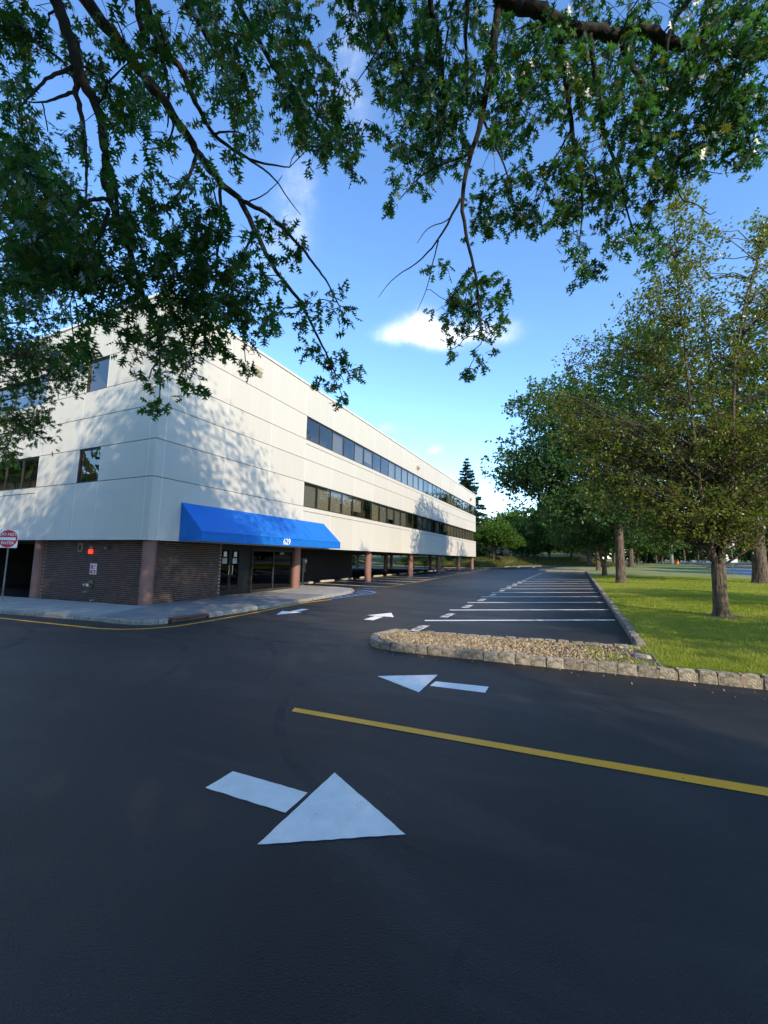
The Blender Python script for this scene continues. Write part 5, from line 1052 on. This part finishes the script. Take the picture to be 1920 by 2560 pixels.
make_tree('lawn_tree', 2.35, 44.2, 10, [(-1.5, 0, 6.0, 4.0, 3.5, 2.6, 1.5), (1, 0, 6.8, 3.2, 3, 2.6, 1), (-1, 0, 3.6, 3.2, 3, .9, .6)], 'low leaning multi-stemmed tree behind the straight lawn oak', 'oak2', 20000, .26, r=.22, stems=3, fork=.1, clump=.5, per=40, seed=4, group='trees along the lawn')
make_tree('lawn_tree', 2.45, 58.8, 13, [(-1.5, 0, 7.5, 5, 4.5, 4.2, 1.5), (-1, 0, 4.2, 4.5, 4, 1.2, .6), (2, 0, 8, 4, 4, 4, 1)], 'dark lawn tree with a slim straight trunk at the far end of the stalls', 'wood', 19000, .36, r=.26, stems=2, fork=.2, clump=.6, per=40, seed=5, group='trees along the lawn')
make_tree('lawn_tree', 2.2, 88.2, 17, [(-2, 0, 10, 6, 5.5, 6, 1.5), (2, 0, 9, 5, 5, 5, 1)], 'pale grey leaning trunk tree standing past the end of the lot', 'wood', 15000, .48, r=.42, stems=2, fork=.25, clump=.75, per=40, seed=6, group='trees along the lawn')
make_tree('lawn_tree', 8.4, 81.6, 15, [(-1.5, 0, 9, 4.0, 5, 5.2, 1.5), (-1.5, 0, 5, 3.4, 4, 1.3, .5)], 'lawn tree with a flared pale trunk left of the thick utility pole', 'wood', 15000, .48, r=.42, stems=2, fork=.25, clump=.7, per=40, seed=7, group='trees along the lawn')
make_tree('lawn_tree', 7.5, 104, 15, [(0, 0, 9, 5.5, 5, 5.2, 1.5)], 'small far trunk seen between the straight lawn oak and the flared trunk', 'wood', 9000, .5, r=.36, stems=2, fork=.25, clump=.75, per=40, seed=8, group='trees along the lawn')
make_tree('ornamental_tree', -13.5, 75.7, 8.3, [(.4, 0, 5.9, 3.4, 3.2, 1.9, 1.5), (-1.6, 0, 5.2, 1.9, 2, 1.2, .5), (3.0, 0, 4.6, 1.8, 2, 1.0, .5)], 'bright green small tree with a thin straight pale trunk by the lot corner', 'bright', 15000, .32, r=.14, stems=2, fork=.42, clump=.45, per=40, seed=9)
def soil_ring(x, y, r, dz):
    b = MB(); n = 26; b.v.append((x, y, gz(x, y)+dz+.03))
    for i in range(n): a = 2*math.pi*i/n; q = r*rnd.uniform(.7, 1.25); b.v.append((x+math.cos(a)*q, y+math.sin(a)*q, float(lawn_h(np.array([x+math.cos(a)*q]), np.array([y+math.sin(a)*q]))[0])+.006))
    b.f = [(0, 1+i, 1+(i+1) % n) for i in range(n)]; struct(b.build('bare_earth', M['soil']))
def lawn_h(x, y):
    xb = np.array([road_x(v) for v in y]); t = (x-1.17)/(xb-1.17); return .0147*x+.0115*y+.10+.10*np.sin(np.pi*np.minimum(1, t*1.4))*(.6+.4*np.sin(x*.6+y*.21))
soil_ring(3.77, 15.2, .55, .15); soil_ring(2.6, 31.2, .7, .15)
# spruces and woods behind
spruce('spruce_tree', -20.6, 85, 22.6, 6.6, 'tall dark spruce rising above the far corner of the roof', 'pine', 1, 34)
spruce('blue_spruce', -14.3, 90, 5.2, 2.6, 'low blue-green spruce behind the thin-trunked small tree', 'bluepine', 2, 16)
WOODS = [(-24, 92, 11), (-19, 97, 10.5), (-13.5, 98, 12), (-9.5, 95, 9.5), (-5.5, 99, 14), (-1, 96, 13), (3, 101, 16), (7, 97, 14), (12, 104, 15), (17, 108, 14), (-30, 98, 12), (-37, 94, 11), (-45, 97, 12), (-53, 94, 12)]
WL = ['wide rounded tree directly behind the far end of the building', 'pale green tree between the tall spruce and the blue spruce', 'light green rounded tree right behind the small thin-trunked tree', 'low dense tree right of the blue spruce', 'tall woodland tree above the middle of the lot end', 'dark woodland tree left of the leaning pale trunk', 'tall woodland tree behind the leaning pale trunk', 'dark woodland tree behind the far lawn trunks', 'woodland tree behind the flared lawn trunk', 'woodland tree just left of the thick utility pole',
      'tree seen between the last columns behind the building', 'tree seen between the middle columns', 'tree seen between the nearer columns', 'tree seen deepest under the building']
for i, (x, y, h) in enumerate(WOODS):
    r_ = random.Random(i)
    make_tree('woodland_tree', x, y, h+1.2, [(0, 0, h*.6+1.2, 3.6+r_.random(), 3.2, h*.34, 1.5), (r_.uniform(-1.5, 1.5), -1, h*.32+1.2, 3.3, 3, h*.2, .8)], WL[i], 'bright' if i in (1, 2) else 'wood', 13000, .5, r=.2, stems=2, fork=.25, clump=.7, per=40, seed=i, group='trees of the wood behind the lot')
ROADSIDE = [(30, 66, 13), (33, 82, 14), (38, 100, 15), (42, 122, 16), (46, 150, 17), (40, 175, 14), (30, 165, 12), (55, 190, 18), (29, 48, 13), (36, 56, 15), (18, 135, 10)]
RL = ['leafy tree across the road directly behind the road sign', 'leafy tree across the road, next one beyond the road sign', 'dark tree across the road left of the forked trunk', 'far roadside tree behind the utility pole gap', 'tall far roadside tree at the road bend', 'distant tree closing the end of the road', 'low distant tree by the thin pole pair', 'tallest distant tree behind the road bend', 'leafy tree across the road behind the big dark trunk', 'tree across the road behind the road sign, farther back', 'rounded tree just left of the thick utility pole foot']
for i, (x, y, h) in enumerate(ROADSIDE):
    r_ = random.Random(50+i)
    make_tree('roadside_tree', x, y, h, [(0, 0, h*.58, 4.5, 4, h*.38, 1.5), (r_.uniform(-1.5, 1.5), -1, h*.24, 4.6, 3.8, h*.22, 1.3)], RL[i], 'wood', 12000, .62, r=.25, stems=2, fork=.15, clump=.8, per=40, seed=i, group='trees across the road')
for i, (x, y, h, lb) in enumerate(((-46, 62, 12, 'spruce seen under the building, nearest the second column'), (-52, 70, 13, 'spruce seen under the building, between second and third columns'), (-44, 78, 11, 'spruce seen under the building, near the fourth column'), (-58, 58, 12, 'spruce seen under the building beside the first column'))):
    spruce('spruce_tree', x, y, h, 3.2, lb, 'pine', 10+i, 18, group='spruces behind the building')
# trees whose shade falls over the lot from behind the photographer
make_tree('street_tree', 13.6, 5.2, 10, [(0, 0, 6.2, 3.0, 3.0, 2.2, 1.5)], 'small tree by the road whose dappled shade crosses the near lawn', 'oak2', 7000, .2, r=.2, stems=2, fork=.2, clump=.4, per=30, seed=24)
make_tree('street_tree', 17.0, 13.5, 11, [(0, 0, 6.8, 3.4, 3.2, 2.6, 1.5)], 'tree by the road whose shade bands the middle lawn', 'oak2', 9000, .2, r=.2, stems=2, fork=.2, clump=.4, per=30, seed=25)
make_tree('street_tree', 10.5, -7.5, 15, [(0, 0, 8.8, 5.2, 4.8, 4.6, 1.5), (0, 0, 12, 3.6, 3.6, 3, .7)], 'leafy tree behind the camera shading the driveway', 'oak2', 11000, .28, r=.3, stems=2, fork=.2, clump=.42, per=40, seed=21)
make_tree('street_tree', 1.0, -12.5, 16, [(0, 0, 10, 5.5, 5, 5, 1.5), (0, 0, 14, 3.6, 3.6, 3, .7)], 'leafy tree farther behind the camera shading the building corner', 'oak2', 14000, .3, r=.3, stems=2, fork=.2, clump=.6, per=40, seed=22)
make_tree('street_tree', 20, -11.5, 16, [(0, 0, 9, 5.5, 5, 5.5, 1.5)], 'leafy tree by the road behind the camera', 'oak2', 24000, .32, r=.3, stems=2, fork=.2, clump=.6, per=40, seed=23)
# shrubs along the lot end
def shrub(x, y, r, h, label):
    z = gz(x, y)+.1; o = empty('shrub', (x, y, z), label, 'shrub', 'shrubs at the lot end')
    B = MB(); Ps, Ds = [], []
    for k in range(26):
        a = rnd.random()*6.28; l = r*rnd.random()**.5; e = (x+math.cos(a)*l, y+math.sin(a)*l, z+h*rnd.uniform(.35, 1)); B.tube(bend((x, y, z), e, 2, 0, .05), [.012, .008, .004], 3, cap=False)
        Ps.append(np.array(e)+nr.normal(size=(34, 3))*np.array([r*.25, r*.25, h*.18])); Ds.append(nr.normal(size=(34, 3))+np.array([0, 0, .4]))
    B.build('stems', M['bark'], o); V, F = leaves_at(np.concatenate(Ps), np.concatenate(Ds), .16, SV, SF); c = np_obj('foliage', V, F, M['wood'], o); c['kind'] = 'stuff'
for x, y, r, h, lb in ((-17.5, 66.8, .8, 1.2, 'dark round shrub just left of the last column'), (-20.5, 66.8, .9, 1.5, 'dark round shrub between the last two columns'), (-23.5, 66.9, .9, 1.3, 'dark shrub behind the fourth column'), (-27, 67, .9, 1.4, 'dark shrub behind the third column'), (-15.0, 67.6, .8, .9, 'low shrub between the last column and the thin-trunked tree')): shrub(x, y, r, h, lb)
# distant woods closing the horizon: one mass
def far_woods():
    Ps, Ds = [], []; B = MB()
    for k in range(720):
        s = rnd.random()
        if k < 250: x, y = -70+150*s, 128+rnd.uniform(-8, 14)
        elif k < 420: x, y = -75-rnd.random()*25, 20+130*s
        elif k < 520: x, y = 62+rnd.random()*14, 30+190*s
        elif k < 640: x, y = -95+150*s, -34-rnd.random()*14
        else: x, y = -42-rnd.random()*18, -28+32*s
        h = rnd.uniform(7, 12) if k < 250 else rnd.uniform(6, 11) if k < 520 else rnd.uniform(11, 17); z = gz(x, y)+(1.5 if k < 250 else 0)
        B.tube([(x, y, z-.5), (x+rnd.uniform(-.4, .4), y, z+h*.8)], [.22, .06], 5, cap=False)
        m = 110; u = nr.normal(size=(m, 3)); u /= np.linalg.norm(u, axis=1, keepdims=True)
        Ps.append(np.array([x, y, z+h*.5])+u*np.array([2.6, 2.6, h*.52])*nr.random((m, 1))**.4); Ds.append(nr.normal(size=(m, 3)))
    V, F = leaves_at(np.concatenate(Ps), np.concatenate(Ds), 1.15, QV, QF); o = np_obj('far_woods', V, F, M['wood']); t = B.build('trunks', M['bark'], o)
    tag(o, 'distant woods closing the horizon behind the lot', 'woods', kind='stuff')
far_woods()
# pale building glimpsed beyond the parking level
pb = empty('far_building', (-80, 95, .0), 'pale building glimpsed under the office between spruces', 'building')
MB().box(-92, -74, 92, 99, -1, 5).build('wall', M['white'], pb); MB().box(-92.5, -73.5, 91.5, 99.5, 5.0, 5.3).build('roof', M['galv'], pb)
for k in range(6): MB().box(-90.5+2.8*k, -89.1+2.8*k, 91.93, 91.99, 1.2, 3.0).build('window', M['frame'], pb)

# ------------------------------------------------------------------ grass
def blades(name, n, sampler, hmin, hmax, m, w=.006):
    P = sampler(n); n = len(P); a = nr.uniform(0, 2*np.pi, n); h = nr.uniform(hmin, hmax, n); lean = nr.normal(size=(n, 2))*.35
    d = np.sqrt(P[:, 0]**2+P[:, 1]**2); ww = w*np.maximum(1, d/8)*1.15
    sx_, sy_ = np.cos(a)*ww, np.sin(a)*ww
    V = np.stack([np.stack([P[:, 0]-sx_, P[:, 1]-sy_, P[:, 2]], -1), np.stack([P[:, 0]+sx_, P[:, 1]+sy_, P[:, 2]], -1), np.stack([P[:, 0]+lean[:, 0]*h, P[:, 1]+lean[:, 1]*h, P[:, 2]+h], -1)], 1)
    o = np_obj(name, V, np.arange(3*n).reshape(-1, 3), m); return o
dg = bpy.context.evaluated_depsgraph_get()
def lawn_h(x, y):
    xa = 1.17; xb = np.array([road_x(v) for v in y]) if hasattr(y, '__len__') else road_x(y)
    t = (x-xa)/(xb-xa); return .0147*x+.0115*y+.10+.10*np.sin(np.pi*np.minimum(1, t*1.4))*(.6+.4*np.sin(x*.6+y*.21))
def lawn_sampler(n):
    y = 7.96+(nr.random(n)**1.7)*34
    x = 1.22+(nr.random(n))*13
    ok = (x < 8.6-0+np.maximum(0, (y-8))*.45) & (y > np.interp(x, [1.2, 1.24, 1.35, 2.4, 4.2, 6.5, 9.4], [8.6, 8.1, 7.93, 8.0, 8.04, 8.24, 8.72]))
    ok &= ((x-3.77)**2+(y-15.2)**2 > .22*nr.uniform(.4, 1.6, n))&((x-2.6)**2+(y-31.2)**2 > .4)
    x, y = x[ok], y[ok]; return np.stack([x, y, lawn_h(x, y)-.01], -1)
g = blades('grass', 420000, lawn_sampler, .035, .08, M['blade']); tag(g, 'short sunlit mown grass of the lawn', 'grass', kind='stuff')
def bank_sampler(n):
    x = nr.uniform(-40, 9, n); y = bank_edge(x)+.1+nr.random(n)**1.4*14; return np.stack([x, y, bank_h(x, y)-.02], -1)
g = blades('tall_grass', 60000, bank_sampler, .15, .5, M['straw'], .006); tag(g, 'rough straw-green grass on the bank behind the lot', 'grass', kind='stuff')
def weed_sampler(n):
    x = nr.uniform(-3.9, 1.17, n); y = nr.uniform(7.9, 9.5, n)
    ok = np.array([in_poly(a, b_, ISL) for a, b_ in zip(x, y)]) & ((nr.random(n) < np.clip((x+.2)*.5, 0, 1)) & (np.sin(x*4+y*3) > -.2) | (nr.random(n) < .03))
    x, y = x[ok], y[ok]; return np.stack([x, y, .0147*x+.0115*y+.1], -1)
g = blades('weeds', 10000, weed_sampler, .03, .10, M['blade'], .007); tag(g, 'thin green weeds among the island pebbles near the lawn', 'weeds', kind='stuff')
n = 60; P = np.stack([nr.uniform(-4.4, 2.2, n), 7.62-np.abs(nr.normal(size=n))*.25, np.zeros(n)], -1); P[:, 2] = .0147*P[:, 0]+.0115*P[:, 1]+.006
V = np.einsum('nij,nkj->nki', rand_rot(n), ICO_V[None]*(nr.uniform(.004, .014, (n, 1, 1))*np.array([1.2, 1, .7])))+P[:, None, :]; g = np_obj('spilt_pebbles', V, (ICO_F[None]+12*np.arange(n)[:, None, None]).reshape(-1, 3), M['gravel']); tag(g, 'few stray pebbles lying on the asphalt along the island kerb', 'pebbles', kind='stuff')
# fallen leaves and grit on the asphalt
def litter():
    n = 140; P = np.stack([nr.uniform(-9, 6, n), nr.uniform(1.5, 9, n), np.zeros(n)], -1); P[:, 2] = .0147*P[:, 0]+.0115*P[:, 1]+.006
    keep = np.array([not in_poly(a, b_, ISL) and b_ < 7.6 for a, b_ in P[:, :2]]); P = P[keep]
    D = nr.normal(size=(len(P), 3))*np.array([1, 1, .05]); V, F = leaves_at(P, D, .022, SV, SF, 1, .15); return np_obj('leaf_litter', V, F, M['soil'])
tag(litter(), 'tiny dry bits scattered on the sealed asphalt', 'litter', kind='stuff')
